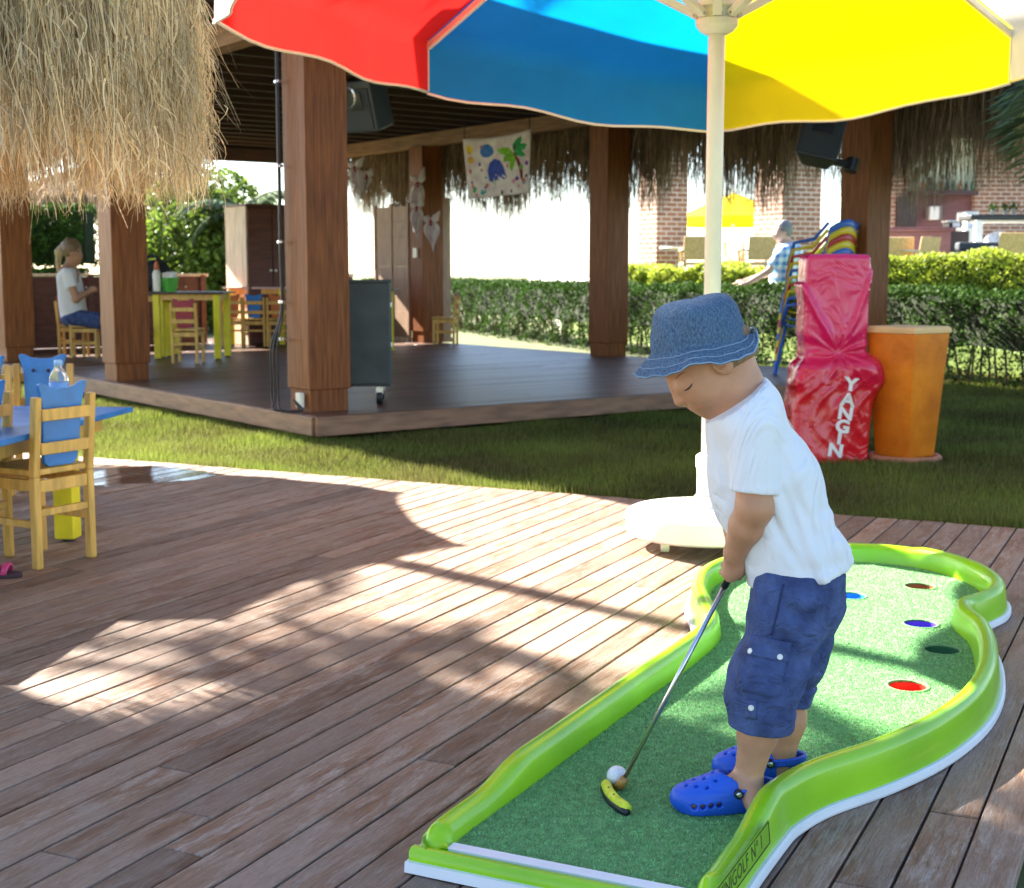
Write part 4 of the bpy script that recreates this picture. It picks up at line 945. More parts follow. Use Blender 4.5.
# things on the tables in the pavilion
pot = thing('green_pot', (-3.66,15.05,FZ+.72), 'bright green pot stuffed with paper napkins on the yellow legged table', 'pot')
MB().lathe([(.002,.002),(.075,.002),(.10,.14),(.105,.14),(.105,.15),(.092,.15),(.07,.02)], (0,0,0), 4).build('pot_body', mat('green_plastic', (.10,.45,.05), .4), pot, local=True)
nq = MB()
for i in range(16):
    a = rng.uniform(0,6.3); nq.add([(.05*math.cos(a)+x_, .05*math.sin(a)+y_, z_) for x_,y_,z_ in ((-.03,0,.11),(.03,0,.11),(.035,.01,.19+.03*rng.uniform()),(-.02,-.01,.20))], [(0,1,2,3)])
nq.build('napkins', WHITE, pot, local=True)
sb = thing('squeeze_bottle', (-3.78,15.0,FZ+.72), 'white squeeze bottle with an orange cap beside the black bag', 'bottle')
MB().lathe([(.002,.002),(.04,.003),(.042,.02),(.042,.20),(.03,.23),(.018,.24)], (0,0,0), 16).build('bottle_body', CREAM, sb, local=True, smooth=True)
MB().lathe([(.03,.235),(.026,.27),(.02,.30),(.006,.33),(.001,.33)], (0,0,0), 14).build('cap', ORANGE_PAINT, sb, local=True, smooth=True)
bg = thing('black_bag', (-3.85,15.2,FZ+.72), 'black rounded bag with a looped handle standing on the table behind the pillar', 'bag')
def bagf(X,Y,Z):
    return smin(ell(X,Y,Z,(0,0,.15),(.17,.10,.16)), ell(X,Y,Z,(.02,0,.23),(.13,.08,.10)), .05)+wob(X,Y,Z,.006,40,2)
v,f = sdf_mesh(bagf, (-.22,-.15,.001), (.22,.15,.36), .012); link('bag_body', v, f, mat('black_cloth', (.012,.011,.016), .7, .3, bump=.2), bg, smooth=True, local=True)
MB().tube([(.12*math.cos(a)-.02, -.03, .26+.12*math.sin(a)) for a in np.linspace(-.1,3.3,14)], .018, 8).build('handle', MATS['black_cloth'], bg, local=True, smooth=True)

# ================================================================== ADULTS
HAIRB = mat('blonde_hair', (.50,.38,.20), .5, .3, 40, (1,1,.3), .3, 200)
SKIN2 = mat('tanned_skin', (.42,.22,.13), .55, .08, 14)
wo = thing('person', at(72,322,15.3)+Vector((0,0,-.4)), 'woman with blonde ponytail in white t-shirt and navy shorts sitting on a small chair', 'person')
YW = 15.3
def wp(x, y, dy=0): return at(x, y, YW+dy)
def wbody(X,Y,Z):
    d = ell(X,Y,Z, wp(72,250), (.095,.078,.115)); d = smin(d, ell(X,Y,Z, wp(76,257), (.07,.06,.075)), .03)
    d = smin(d, cone(X,Y,Z, wp(80,252), wp(81.5,256), .012,.016), .01); d = smin(d, ell(X,Y,Z, wp(78,263.5),(.02,.028,.015)), .015)
    d = smin(d, ell(X,Y,Z, wp(71.5,253,-.075),(.022,.012,.034)), .005)
    d = smin(d, cone(X,Y,Z, wp(71,260), wp(68,271), .048,.052), .03); d = smin(d, cone(X,Y,Z, wp(69,276), wp(74,316), .12,.13,.8), .05)
    for s in (-1,1):
        sh = wp(68,274,s*.16); el = wp(76,299,s*.2); wr = wp(90,291,s*.10)
        a = smin(cone(X,Y,Z, sh, el, .047,.040), cone(X,Y,Z, el, wr, .040,.027), .02); a = smin(a, ell(X,Y,Z, wp(93,289,s*.08),(.05,.025,.035)), .015)
        for k in range(4): a = smin(a, cone(X,Y,Z, wp(93.5,288+k*1.1,s*.08), wp(97,288.5+k*1.0,s*.05), .009,.007), .006)
        a = smin(a, cone(X,Y,Z, wp(92,287.5,s*.07), wp(95,286,s*.045), .010,.008), .006)
        d = smin(d, a, .03)
        hp_ = wp(74,318,s*.09); kn = wp(112,322,s*.10); an = at(112,353,YW+s*.10); 
        a = smin(cone(X,Y,Z, hp_, kn, .085,.06), cone(X,Y,Z, kn, an, .055,.038), .03); a = smin(a, cone(X,Y,Z, an, an+Vector((.16,0,-.03)), .04,.03), .02); d = smin(d, a, .03)
    return d
L0 = wp(72,300)
sdf('body', wbody, (L0.x-.4,YW-.4,.10), (L0.x+.85,YW+.4,1.5), .011, SKIN2, wo)
def wshirt(X,Y,Z):
    d = cone(X,Y,Z, wp(69,279), wp(74,316), .130,.142,.8)
    for s in (-1,1): 
        sh = wp(68,274,s*.16); el = wp(76,299,s*.2); a = np.maximum(cone(X,Y,Z, sh, el, .062,.060), plane(X,Y,Z, sh.lerp(el,.55), el-sh)); d = smin(d, a, .04)
    d = smin(d, cone(X,Y,Z, wp(69,272,-.1), wp(69,272,.1), .06,.06), .05)
    d = d+wob(X,Y,Z,.006,30,4); d = np.maximum(d, plane(X,Y,Z, wp(74,322),(0,0,-1))); return np.maximum(d, plane(X,Y,Z, wp(69,268),(0,0,1)))
sdf('t_shirt', wshirt, (L0.x-.35,YW-.4,.4), (L0.x+.4,YW+.4,1.3), .011, COTTON, wo)
def wsh(X,Y,Z):
    d = ell(X,Y,Z, wp(74,319),(.15,.17,.10))
    for s in (-1,1): d = smin(d, np.maximum(cone(X,Y,Z, wp(74,318,s*.09), wp(112,322,s*.10), .10,.08), plane(X,Y,Z, wp(104,321),(1,0,0))), .03)
    return d+wob(X,Y,Z,.005,30,5)
sdf('shorts', wsh, (L0.x-.3,YW-.35,.3), (L0.x+.7,YW+.35,.9), .011, NAVY, wo)
def whair(X,Y,Z):
    d = np.maximum(ell(X,Y,Z, wp(71,248.5),(.108,.090,.118)), plane(X,Y,Z, wp(75,254),(.75,0,-.66)))
    return d+wob(X,Y,Z,.004,90,6,5,(1,1,.2))
sdf('hair', whair, (L0.x-.35,YW-.2,.9), (L0.x+.2,YW+.2,1.5), .009, mat('dark_blonde_hair', (.20,.13,.07), .5, .3, 40, (1,1,.3)), wo)
def wtail(X,Y,Z):
    d = smin(cone(X,Y,Z, wp(64.5,244), wp(59.5,252), .030,.045), cone(X,Y,Z, wp(59.5,252), wp(57.5,271), .045,.014), .03); return d+wob(X,Y,Z,.005,90,6,5,(1,1,.2))
sdf('ponytail', wtail, (L0.x-.4,YW-.2,.85), (L0.x+.2,YW+.2,1.5), .009, HAIRB, wo)
MB().tube([wp(77,251,-.083),wp(79,251.6,-.078)], .006, 6).build('eye', LASH, wo, smooth=True)

# man beyond the hedge
YA = 18.0
def mp(x, y, dy=0): return at(x, y, YA+dy)
PLAID = bpy.data.materials.new('blue_plaid'); PLAID.use_nodes = True; nt = PLAID.node_tree; N_ = nt.nodes; b_ = N_['Principled BSDF']; b_.inputs['Roughness'].default_value = .9
tcn = N_.new('ShaderNodeTexCoord'); cols = None
for ax_, dr_ in ((0,'X'),(1,'Z')):
    wv = N_.new('ShaderNodeTexWave'); wv.wave_type = 'BANDS'; wv.bands_direction = dr_; wv.inputs['Scale'].default_value = 3.2; wv.inputs['Distortion'].default_value = .3; nt.links.new(tcn.outputs['Object'], wv.inputs['Vector'])
    rp = N_.new('ShaderNodeValToRGB'); rp.color_ramp.elements[0].position = .35; rp.color_ramp.elements[1].position = .55; rp.color_ramp.elements[0].color = (.06,.25,.60,1); rp.color_ramp.elements[1].color = (.75,.82,.88,1); nt.links.new(wv.outputs['Fac'], rp.inputs[0])
    if cols is None: cols = rp.outputs[0]
    else:
        mx = N_.new('ShaderNodeMix'); mx.data_type = 'RGBA'; mx.inputs[0].default_value = .5; nt.links.new(cols, mx.inputs[6]); nt.links.new(rp.outputs[0], mx.inputs[7]); nt.links.new(mx.outputs[2], b_.inputs['Base Color'])
ma = thing('person', mp(772,310)+Vector((0,0,0)), 'grey haired man in blue plaid shirt and white trousers leaning forward beyond the hedge', 'person')
def mbody(X,Y,Z):
    d = ell(X,Y,Z, mp(783,231),(.10,.085,.125)); d = smin(d, ell(X,Y,Z, mp(779,236),(.07,.06,.07)), .03); d = smin(d, ell(X,Y,Z, mp(773.5,235),(.025,.018,.02)), .01)
    d = smin(d, ell(X,Y,Z, mp(785,233,-.085),(.02,.012,.03)), .005)
    d = smin(d, cone(X,Y,Z, mp(786,240), mp(789,248), .055,.06), .03); d = smin(d, cone(X,Y,Z, mp(788,254), mp(782,282), .17,.15,.8), .05)
    for s,(ex,ey,wx,wy) in ((-1,(769,271,748,283)),(1,(772,272,745,281))):
        sh = mp(783,252,s*.18); el = mp(ex,ey,s*.20); wr = mp(wx,wy,s*.2)
        a = smin(cone(X,Y,Z, sh, el, .055,.045), cone(X,Y,Z, el, wr, .045,.03), .02); a = smin(a, ell(X,Y,Z, wr+Vector((-.06,0,-.015)),(.055,.03,.035)), .02)
        for k in range(4): a = smin(a, cone(X,Y,Z, wr+Vector((-.08,-.03+.02*k,-.02)), wr+Vector((-.15,-.03+.02*k,-.035)), .011,.009), .006)
        a = smin(a, cone(X,Y,Z, wr+Vector((-.05,-.03,0)), wr+Vector((-.09,-.06,-.01)), .012,.010), .006)
        d = smin(d, a, .03)
        hp_ = mp(780,288,s*.10); kn = mp(764,300,s*.12); an = kn+Vector((.05,0,-.42))
        a = smin(cone(X,Y,Z, hp_, kn, .09,.065), cone(X,Y,Z, kn, an, .06,.045), .03); d = smin(d, a, .03)
    return d
L1 = mp(775,270)
sdf('body', mbody, (L1.x-.75,YA-.45,.30), (L1.x+.5,YA+.45,1.8), .012, mat('fair_skin', (.62,.38,.28), .5), ma)
def mshirt(X,Y,Z):
    d = cone(X,Y,Z, mp(788,255), mp(782,280), .185,.165,.8)
    for s,(ex,ey) in ((-1,(769,271)),(1,(772,272))):
        sh = mp(783,252,s*.18); el = mp(ex,ey,s*.20); d = smin(d, np.maximum(cone(X,Y,Z, sh, el, .075,.068), plane(X,Y,Z, sh.lerp(el,.8), el-sh)), .04)
    return np.maximum(d+wob(X,Y,Z,.008,25,8), plane(X,Y,Z, mp(788,243),(0,0,1)))
sdf('plaid_shirt', mshirt, (L1.x-.5,YA-.45,.6), (L1.x+.5,YA+.45,1.6), .012, PLAID, ma)
def mtr(X,Y,Z):
    d = ell(X,Y,Z, mp(781,287),(.17,.18,.13))
    for s in (-1,1):
        hp_ = mp(780,288,s*.10); kn = mp(764,300,s*.12); d = smin(d, smin(cone(X,Y,Z, hp_, kn, .11,.09), cone(X,Y,Z, kn, kn+Vector((.05,0,-.38)), .085,.07), .03), .03)
    return d+wob(X,Y,Z,.006,28,9)
sdf('trousers', mtr, (L1.x-.6,YA-.45,.3), (L1.x+.5,YA+.45,1.2), .014, COTTON, ma)
def mhair(X,Y,Z): return np.maximum(ell(X,Y,Z, mp(784.5,229.5),(.108,.093,.125)), plane(X,Y,Z, mp(781,232),(-.7,0,-.7)))+wob(X,Y,Z,.003,90,3)
sdf('hair', mhair, (L1.x-.1,YA-.2,1.3), (L1.x+.5,YA+.2,1.85), .009, mat('grey_hair', (.22,.21,.21), .6, .2, 40), ma)
MB().tube([mp(775.5,231,-.085),mp(777,231.2,-.09)], .006, 6).build('eye', LASH, ma, smooth=True)
# ================================================================== EQUIPMENT ROUND THE PAVILION
GREYG = mat('grey_green_paint', (.045,.058,.055), .55, .25, 5, bump=.15, bscale=120)
ct = thing('equipment_case', (-1.115,10.02,FZ), 'dark grey green equipment case on black casters behind the front pillar', 'case', rz=R(3))
MB().box((0,0,.50),(.50,.42,.72)).build('case_body', GREYG, ct, local=True, bevel=.012)
MB().box((0,0,.865),(.52,.44,.02)).build('lid', GREYG, ct, local=True, bevel=.004); MB().box((0,-.005,.138),(.50,.42,.012)).build('trim', BLACK, ct, local=True)
for a in (-1,1):
    for b in (-1,1):
        c_ = MB().tube([(a*.17-.02,b*.15,.05),(a*.17+.02,b*.15,.05)], .05, 18).build('caster', BLACK, ct, local=True, smooth=False)
        MB().box((a*.17,b*.15,.10),(.055,.06,.06)).build('fork', STEEL, c_, local=True, bevel=.004)
for z in (.70,.42): MB().box((.255,-.08,z),(.012,.05,.035)).build('latch', STEEL, ct, local=True, bevel=.003)
# cables down the front pillar
cab = []
p0 = pw(-.02,.245)
for k,(dz,dx) in enumerate(((.0,.0),(.012,.03),(-.014,.05))):
    pts = [p0-PU*(.012+.01*k)+PV*(.05+dz)+Vector((0,0,z)) for z in (2.68,2.2,1.7,1.2,.8)]
    pts += [p0-PU*(.05+dx)+PV*(.07+dz*3)+Vector((0,0,z)) for z in (.55,.34,.2)]
    pts += [p0-PU*(.10+dx)-PV*(.06)+Vector((0,0,.135)), p0-PU*(.02)-PV*(.16+dx)+Vector((0,0,.135)), p0-PU*(.035)-PV*.12+Vector((0,0,.2))]
    sm = crom3 = []
    for i in range(len(pts)-1):
        q0, q1, q2, q3 = pts[max(0,i-1)], pts[i], pts[i+1], pts[min(len(pts)-1,i+2)]
        for j in range(6):
            t = j/6; sm.append(.5*((2*q1)+(q2-q0)*t+(2*q0-5*q1+4*q2-q3)*t*t+(3*q1-q0-3*q2+q3)*t*t*t))
    sm.append(pts[-1]); cab.append(sm)
cbt = thing('cables', p0+Vector((0,0,.13)), 'black cables clipped down the front pillar and looped at its foot', 'cables')
for sm in cab: MB().tube(sm, .006, 8).build('cable', BLACK, cbt, smooth=True)
for z in (2.3,1.75,1.25,.85,.6): MB().box(p0-PU*.018+PV*.05+Vector((0,0,z)), (.03,.06,.02), PA).build('clip', STEEL, cbt, bevel=.003)

def loudspeaker(name, loc, rz, tilt, roll, dims, label, m=BLACK):
    t = thing(name, loc, label, 'loudspeaker'); t.rotation_euler = (R(tilt), R(roll), R(rz)); w,d_,h_ = dims
    q = MB().prism([(-w/2,-d_/2),(w/2,-d_/2),(w*.32,d_/2),(-w*.32,d_/2)], -h_/2, h_/2); q.build('cabinet', m, t, local=True, bevel=.015)
    MB().box((0,-d_/2-.004,-.05*h_),(w*.86,.012,h_*.80)).build('grille', mat('speaker_grille', (.035,.04,.045), .6, .3, 400, bump=.6, bscale=900), t, local=True, bevel=.004)
    MB().box((0,-d_/2-.012,.12*h_),(w*.5,.012,h_*.34)).build('horn', BLACK, t, local=True, bevel=.02)
    return t
p5 = pw(5.6,0)
ls = loudspeaker('loudspeaker', at(822,137,12.3), -14, -14, 14, (.36,.30,.46), 'black loudspeaker tilted on a bracket at the top of the right pillar', mat('speaker_case', (.025,.03,.036), .45, .2))
lsb = MB().bar((.08,.10,-.16),(.30,.26,-.10),.05,.06).tube([(.30,.26,-.16),(.30,.26,-.04)], .06, 14); lsb.build('bracket', BLACK, ls, local=True, bevel=.005)
l2 = loudspeaker('hanging_loudspeaker', at(366,104,11.4), -35, 16, 0, (.40,.30,.40), 'blue grey speaker box hanging under the ceiling beside the front pillar', mat('blue_grey_case', (.03,.038,.05), .4, .3, 6))
MB().tube([(0,0,.22),(0,.0,.62)], .02, 10).build('bracket', BLACK, l2, local=True)
MB().tube([(.09*math.cos(a), -.215, .09+.09*math.sin(a)) for a in np.linspace(0,2*PI,20)], .012, 6).build('horn_ring', STEEL, l2, local=True)

# painted cloth hung from the beam
bn0, bn1, bn2, bn3 = at(463,139,14.6), at(531,129,14.1), at(529,193,14.0), at(469,199,14.5)
bn = thing('painted_cloth', (bn0+bn1)/2, 'white cloth painted with blue blobs and a green palm hung below the beam', 'banner')
def bnp(u, v, lift=0.0):
    p = bn0.lerp(bn1,u).lerp(bn3.lerp(bn2,u),v); p = p.copy(); p.y -= .02*math.sin(9*u+2*v)*(.3+v)+lift; p.z -= .03*4*u*(1-u)*(1-v); return p
vs = [bnp(j/24,i/18) for i in range(19) for j in range(25)]
o = link('cloth', vs, [(i*25+j,i*25+j+1,(i+1)*25+j+1,(i+1)*25+j) for i in range(18) for j in range(24)], mat('painted_cotton', (.62,.58,.52), .9, .14, 9, col2=(.52,.42,.42)), bn, smooth=True)
o.modifiers.new('solid','SOLIDIFY').thickness = .004
def blob(poly, col, name='paint_patch'):
    c = sum((Vector((*p,0)) for p in poly), Vector((0,0,0)))/len(poly); n = len(poly)
    vs = [bnp(c.x,c.y,.006)]+[bnp(c.x+(p[0]-c.x)*.5,c.y+(p[1]-c.y)*.5,.006) for p in poly]+[bnp(*p,.006) for p in poly]
    link(name, vs, [(0,1+i,1+(i+1)%n) for i in range(n)]+[(1+i,1+n+i,1+n+(i+1)%n,1+(i+1)%n) for i in range(n)], mat('paint_%02d%02d%02d' % tuple(int(99*x) for x in col), col, .8, .3, 25), bn)
def ring(cx, cy, rx, ry, n=20, j=.12, s=0): 
    g = random.Random(s+int(cx*1000)); return [(cx+rx*math.cos(2*PI*k/n)*(1+g.uniform(-j,j)), cy+ry*math.sin(2*PI*k/n)*(1+g.uniform(-j,j))) for k in range(n)]
blob([(.36,.72),(.34,.55),(.38,.42),(.46,.36),(.54,.40),(.60,.52),(.64,.70),(.60,.74),(.55,.69),(.50,.75),(.45,.69),(.40,.75)], (.03,.06,.33))
blob(ring(.345,.22,.10,.115), (.04,.15,.42)); blob(ring(.08,.18,.05,.08), (.60,.42,.02)); blob(ring(.09,.36,.045,.06), (.52,.30,.02))
for (x0,y0,x1,y1,wd_) in ((.74,.30,.50,.22,.07),(.74,.30,.60,.44,.07),(.74,.30,.72,.62,.05),(.74,.28,.86,.06,.06),(.75,.28,.95,.22,.07),(.75,.28,.93,.40,.05)):
    dx,dy = x1-x0,y1-y0; L_ = math.hypot(dx,dy); nx,ny = -dy/L_*wd_,dx/L_*wd_
    blob([(x0,y0),(x0+dx*.35+nx,y0+dy*.35+ny),(x0+dx*.75+nx*.8,y0+dy*.75+ny*.8),(x1,y1),(x0+dx*.75-nx*.7,y0+dy*.75-ny*.7),(x0+dx*.35-nx,y0+dy*.35-ny)], (.16,.40,.02) if x1 < .75 else (.02,.26,.07))
blob([(.73,.31),(.77,.31),(.84,.45),(.89,.60),(.90,.76),(.86,.76),(.84,.60),(.79,.46)], (.18,.02,.03))
g = random.Random(4)
for i in range(34):
    x_, y_ = g.uniform(.05,.95), g.uniform(.05,.95) if i < 12 else g.uniform(.66,.95)
    blob(ring(x_,y_,g.uniform(.012,.035),g.uniform(.02,.05),9,.35,i), g.choice([(.5,.10,.12),(.15,.03,.30),(.03,.25,.25),(.45,.18,.04),(.10,.30,.05),(.06,.03,.02),(.55,.25,.30)]), 'paint_spot')
for u,v_ in ((.02,.01),(.98,.01)): MB().tube([bnp(u,v_), bnp(u,v_)+Vector((0,.05,.25))], .006, 6).build('cord', BLACK, bn)

# small knotted white cloths hanging at the far pillar
CL = mat('patterned_white_cloth', (.84,.81,.80), .9, .08, 12, col2=(.74,.60,.62), trans=.35)
def knot_cloth(x, y, Y, w, h, lean, label):
    p = at(x, y, Y); t = thing('knotted_cloth', p, label, 'hanging cloth', 'white cloths knotted on the pavilion woodwork'); k = Y/1400
    vs = []; fs = []; rows = 12; cols = 9
    for i in range(rows+1):
        q = i/rows; ww = w*k*(.12+.9*math.sin(PI*min(1,q*1.0+.05))**.7)*(1-.55*q)
        for j in range(cols):
            a = (j/(cols-1)-.5)*2; vs.append(p+Vector((a*ww*.55+lean*k*q, .05*math.cos(a*6+q*3)-.03, -h*k*(q*(1-.25*abs(a))))))
    for i in range(rows):
        for j in range(cols-1): fs.append((i*cols+j,i*cols+j+1,(i+1)*cols+j+1,(i+1)*cols+j))
    o = link('drape', vs, fs, CL, t, smooth=True); o.modifiers.new('solid','SOLIDIFY').thickness = .004
    up = MB(); 
    for sg in (-1,1): up.tube([p, p+Vector((sg*w*k*.25,-.02,h*k*.12)), p+Vector((sg*w*k*.45+lean*k*.4,-.02,h*k*.36*(1 if sg > 0 else .45)))], [.03,.05,.006], 8)
    up.build('tail', CL, t, smooth=True); MB().ball(p, .05, 12, 8).build('knot', mat('dark_red_cloth', (.35,.03,.05), .8), t, smooth=True)
knot_cloth(418,184,17.9,16,46,-2,'white cloth with a red knot, topmost on the far pillar')
knot_cloth(417,208,17.8,14,34,0,'white cloth with a pinkish knot, below the topmost on the far pillar')
knot_cloth(431,222,17.7,18,30,2,'white cloth tied to the right face of the far pillar, lowest of them')
knot_cloth(355,168,16.5,16,32,6,'white cloth with a red knot hanging right beside the front pillar')
knot_cloth(367,176,16.6,13,20,-3,'small white cloth between the front and far pillars, with a red knot')

# stacked plastic chairs by the right pillar
STK = [mat('stack_'+n_, c_, .35, .08) for n_,c_ in (('blue',(.02,.12,.50)),('yellow',(.75,.55,.01)),('red',(.50,.03,.03)))]
def plastic_chair(m, i):
    t = thing('plastic_chair', (0,0,0), '', 'chair', 'plastic chairs in one stack')
    vs = []; fs = []; nu_, nv_ = 12, 16
    for a in range(nv_+1):
        q = a/nv_
        for j in range(nu_+1):
            s_ = (j/nu_-.5)*2; 
            if q < .5: y_ = -.20+.40*(q/.5); z_ = .43+.025*s_*s_-.02*math.sin(PI*q/.5); w_ = .21
            else: k_ = (q-.5)/.5; y_ = .20+.11*k_-.06*s_*s_*k_; z_ = .43+.40*k_+.03*(1-k_)*0-.05*s_*s_*k_**2*1.4; w_ = .21+.01*math.sin(PI*k_)-.02*k_
            vs.append((s_*w_, -y_, z_))
    W = nu_+1; fs = [(i_*W+j,i_*W+j+1,(i_+1)*W+j+1,(i_+1)*W+j) for i_ in range(nv_) for j in range(nu_)]
    o = link('shell', vs, fs, m, t, smooth=True, local=True); so = o.modifiers.new('solid','SOLIDIFY'); so.thickness = .012
    for sx_ in (-1,1):
        for y_ in (-.17,.19): MB().bar((sx_*.185,y_,.425),(sx_*.235,y_*1.32,.0),.035,.03).build('leg', m, t, local=True, bevel=.005)
        MB().tube([(sx_*.20,-.24,.80),(sx_*.245,-.12,.66),(sx_*.25,.10,.63),(sx_*.225,.19,.43)], .016, 8).build('arm', m, t, local=True, smooth=True)
    return t
sc0 = at(815,372,12.75); 
names = ['blue','yellow','red','yellow','blue','yellow','red','yellow','blue','blue']
ordn = ['topmost','second from the top','third from the top','fourth from the top','fifth from the top','sixth from the top','seventh from the top','eighth from the top','second from the bottom','lowest']
protos = {}
for i in range(10):
    n_ = names[i]; z_ = FZ+.062*(9-i)
    if n_ not in protos: o = protos[n_] = plastic_chair(STK[['blue','yellow','red'].index(n_)], i)
    else: o = copy_tree(protos[n_])
    place(o, (sc0.x-.02+.004*(9-i), 12.75-.006*(9-i), z_), R(38), n_+' plastic chair, '+ordn[i]+' in the stack behind the red cover')

# red cover with lettering
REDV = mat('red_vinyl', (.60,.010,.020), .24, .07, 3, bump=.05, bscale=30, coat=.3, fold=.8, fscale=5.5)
rc0 = gnd(842,464,-.05); YR = rc0.y+.16
rc = thing('fire_point_cover', (rc0.x,YR,-.05), 'glossy red vinyl cover lettered YANGIN in white down its front', 'cover')
def rp_(x, y, dy=0): return at(x, y, YR+dy)
def redf(X,Y,Z):
    bx = lambda c, hx, hy, hz, rnd: (np.sqrt(np.maximum(np.abs(X-c[0])-hx,0)**2+np.maximum(np.abs(Y-c[1])-hy,0)**2+np.maximum(np.abs(Z-c[2])-hz,0)**2)+np.minimum(np.maximum(np.abs(X-c[0])-hx,np.maximum(np.abs(Y-c[1])-hy,np.abs(Z-c[2])-hz)),0))-rnd
    k = (Z+.05)/1.2
    cx = rp_(833,300).x+.02*(k-.7)
    sl = (Z-.62)*.10
    a = bx((cx,YR+.02,.80),.155,.10,.32,.035)+np.abs(X-cx)*.02
    b = bx((rp_(828,410).x,YR-.02,.22),.175,.12,.27,.05)
    tt_ = .5+.5*np.tanh((X-rp_(828,410).x)/.08); lean = (.09*(1-tt_)-.05*tt_)*(.45-Z)
    b = b-np.clip(lean,-.02,.045)
    d = smin(a, b, .07)
    bulge = ell(X,Y,Z, rp_(866,376,-.03), (.115,.12,.115)); d = smin(d, bulge, .14)
    bulge2 = ell(X,Y,Z, rp_(812,372,-.03), (.09,.11,.08)); d = smin(d, bulge2, .05)
    # tied waist creases and long tension folds
    waist = np.exp(-((Z-.60)/.07)**2); d = d+waist*.016
    th = (X-cx)*30; tens = np.abs(np.sin(th*.55+2.4*(Z-.6)*4))
    d = d-.020*np.exp(-((np.abs(X-cx-(Z-.60)*-.55)-.0)/.022)**2)*np.clip((Z-.58)*6,0,1)
    d = d-.016*np.exp(-((np.abs(X-cx-.05-(Z-.62)*.35))/.020)**2)*np.clip((Z-.58)*6,0,1)
    cr = wob(X,Y,Z,.017,13,21,7,(1,.5,.8))+.9*np.abs(wob(X,Y,Z,.020,24,22,6,(1,.4,.8)))
    d = d+cr*(.10+.90*np.exp(-((Z-.45)/.15)**2))
    rad = np.sqrt((X-cx-.02)**2+(Z-.585)**2); an_ = np.arctan2(Z-.585, X-cx-.02)
    d = d-.013*(np.abs(np.cos(5.5*an_+1.1*np.sin(9*rad)+.4))**6+.7*np.abs(np.cos(3.5*an_+2.0))**8)*np.clip(rad/.06,0,1)*np.exp(-(rad/.20)**2)
    d = d-.007*np.abs(np.sin(26*(X-cx)+5*np.sin(7*Z)))**5*np.exp(-((Z-.30)/.22)**2)*np.clip((.55-Z)*6,0,1)
    return np.maximum(d, -(Z+.045))
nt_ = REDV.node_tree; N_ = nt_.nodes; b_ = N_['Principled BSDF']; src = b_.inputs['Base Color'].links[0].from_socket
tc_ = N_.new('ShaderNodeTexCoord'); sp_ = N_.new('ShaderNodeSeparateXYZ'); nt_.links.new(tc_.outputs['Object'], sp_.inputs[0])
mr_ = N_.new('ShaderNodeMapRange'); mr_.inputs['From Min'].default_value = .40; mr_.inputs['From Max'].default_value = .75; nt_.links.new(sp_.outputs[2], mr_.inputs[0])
mx_ = N_.new('ShaderNodeMix'); mx_.data_type = 'RGBA'; nt_.links.new(mr_.outputs[0], mx_.inputs[0]); nt_.links.new(src, mx_.inputs[6]); mx_.inputs[7].default_value = (.66,.012,.115,1); nt_.links.new(mx_.outputs[2], b_.inputs['Base Color'])  # pinker top: sky reflection put into the vinyl colour by height
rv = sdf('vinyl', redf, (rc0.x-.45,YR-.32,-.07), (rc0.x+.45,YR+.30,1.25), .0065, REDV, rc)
tr_ = bvh(rv); LET = mat('white_lettering', (.82,.78,.74), .5, .05)
for chx,(x,y) in zip('YANGIN', ((851,385),(848,400.5),(845.5,414),(842.5,427),(839.5,438.5),(835.5,451))):
    tv, tf = text_mesh(chx, 17.5, .75); a = R(-9); vs = []; bad = False
    xs = [v.x for v in tv]; cx_ = (max(xs)+min(xs))/2
    # refine faces so the letter follows the folds
    for v in tv:
        vx, vy = (v.x-cx_)*1.12, v.y; X_ = x+vx*math.cos(a)-vy*math.sin(a)*-1*-1; Y_ = y-(vy*math.cos(a)+vx*math.sin(a))
        h_, nn = onto(tr_, X_, Y_, .006); bad |= h_ is None; vs.append(h_ or Vector((0,0,0)))
    if not bad:
        o = link('letter', vs, tf, LET, rv); o.modifiers.new('solid','SOLIDIFY').thickness = .002
hemp = []
# orange bin
YB_ = gnd(903,466,-.05).y+.16; bn_c = at(904,466,YB_); ORV = mat('orange_vinyl', (.72,.215,.010), .38, .22, 4, bump=.5, bscale=16, col2=(.60,.150,.010))
ob = thing('orange_bin', (bn_c.x,YB_,-.05), 'tapered square orange bin with a pale lid standing in a terracotta ring on the grass', 'bin', rz=R(38))
MB().lathe([(.165,.025),(.168,.03),(.232,.755),(.234,.765)], (0,0,0), 4).build('bin_body', ORV, ob, local=True, bevel=.05, smooth=True)
MB().lathe([(.238,.752),(.243,.757),(.243,.782),(.225,.792),(.02,.797)], (0,0,0), 4).build('lid', mat('faded_orange_lid', (.74,.48,.20), .6, .1, 5, bump=.1), ob, local=True, bevel=.03)
for o in (kid(ob,'bin_body')+kid(ob,'lid')): o.rotation_euler = (0,0,R(45))
MB().tube([(.19*math.cos(a), .19*math.sin(a), .028) for a in np.linspace(0,2*PI,40)], .024, 10).build('terracotta_ring', mat('terracotta', (.42,.17,.09), .8, .15), ob, local=True, smooth=True)
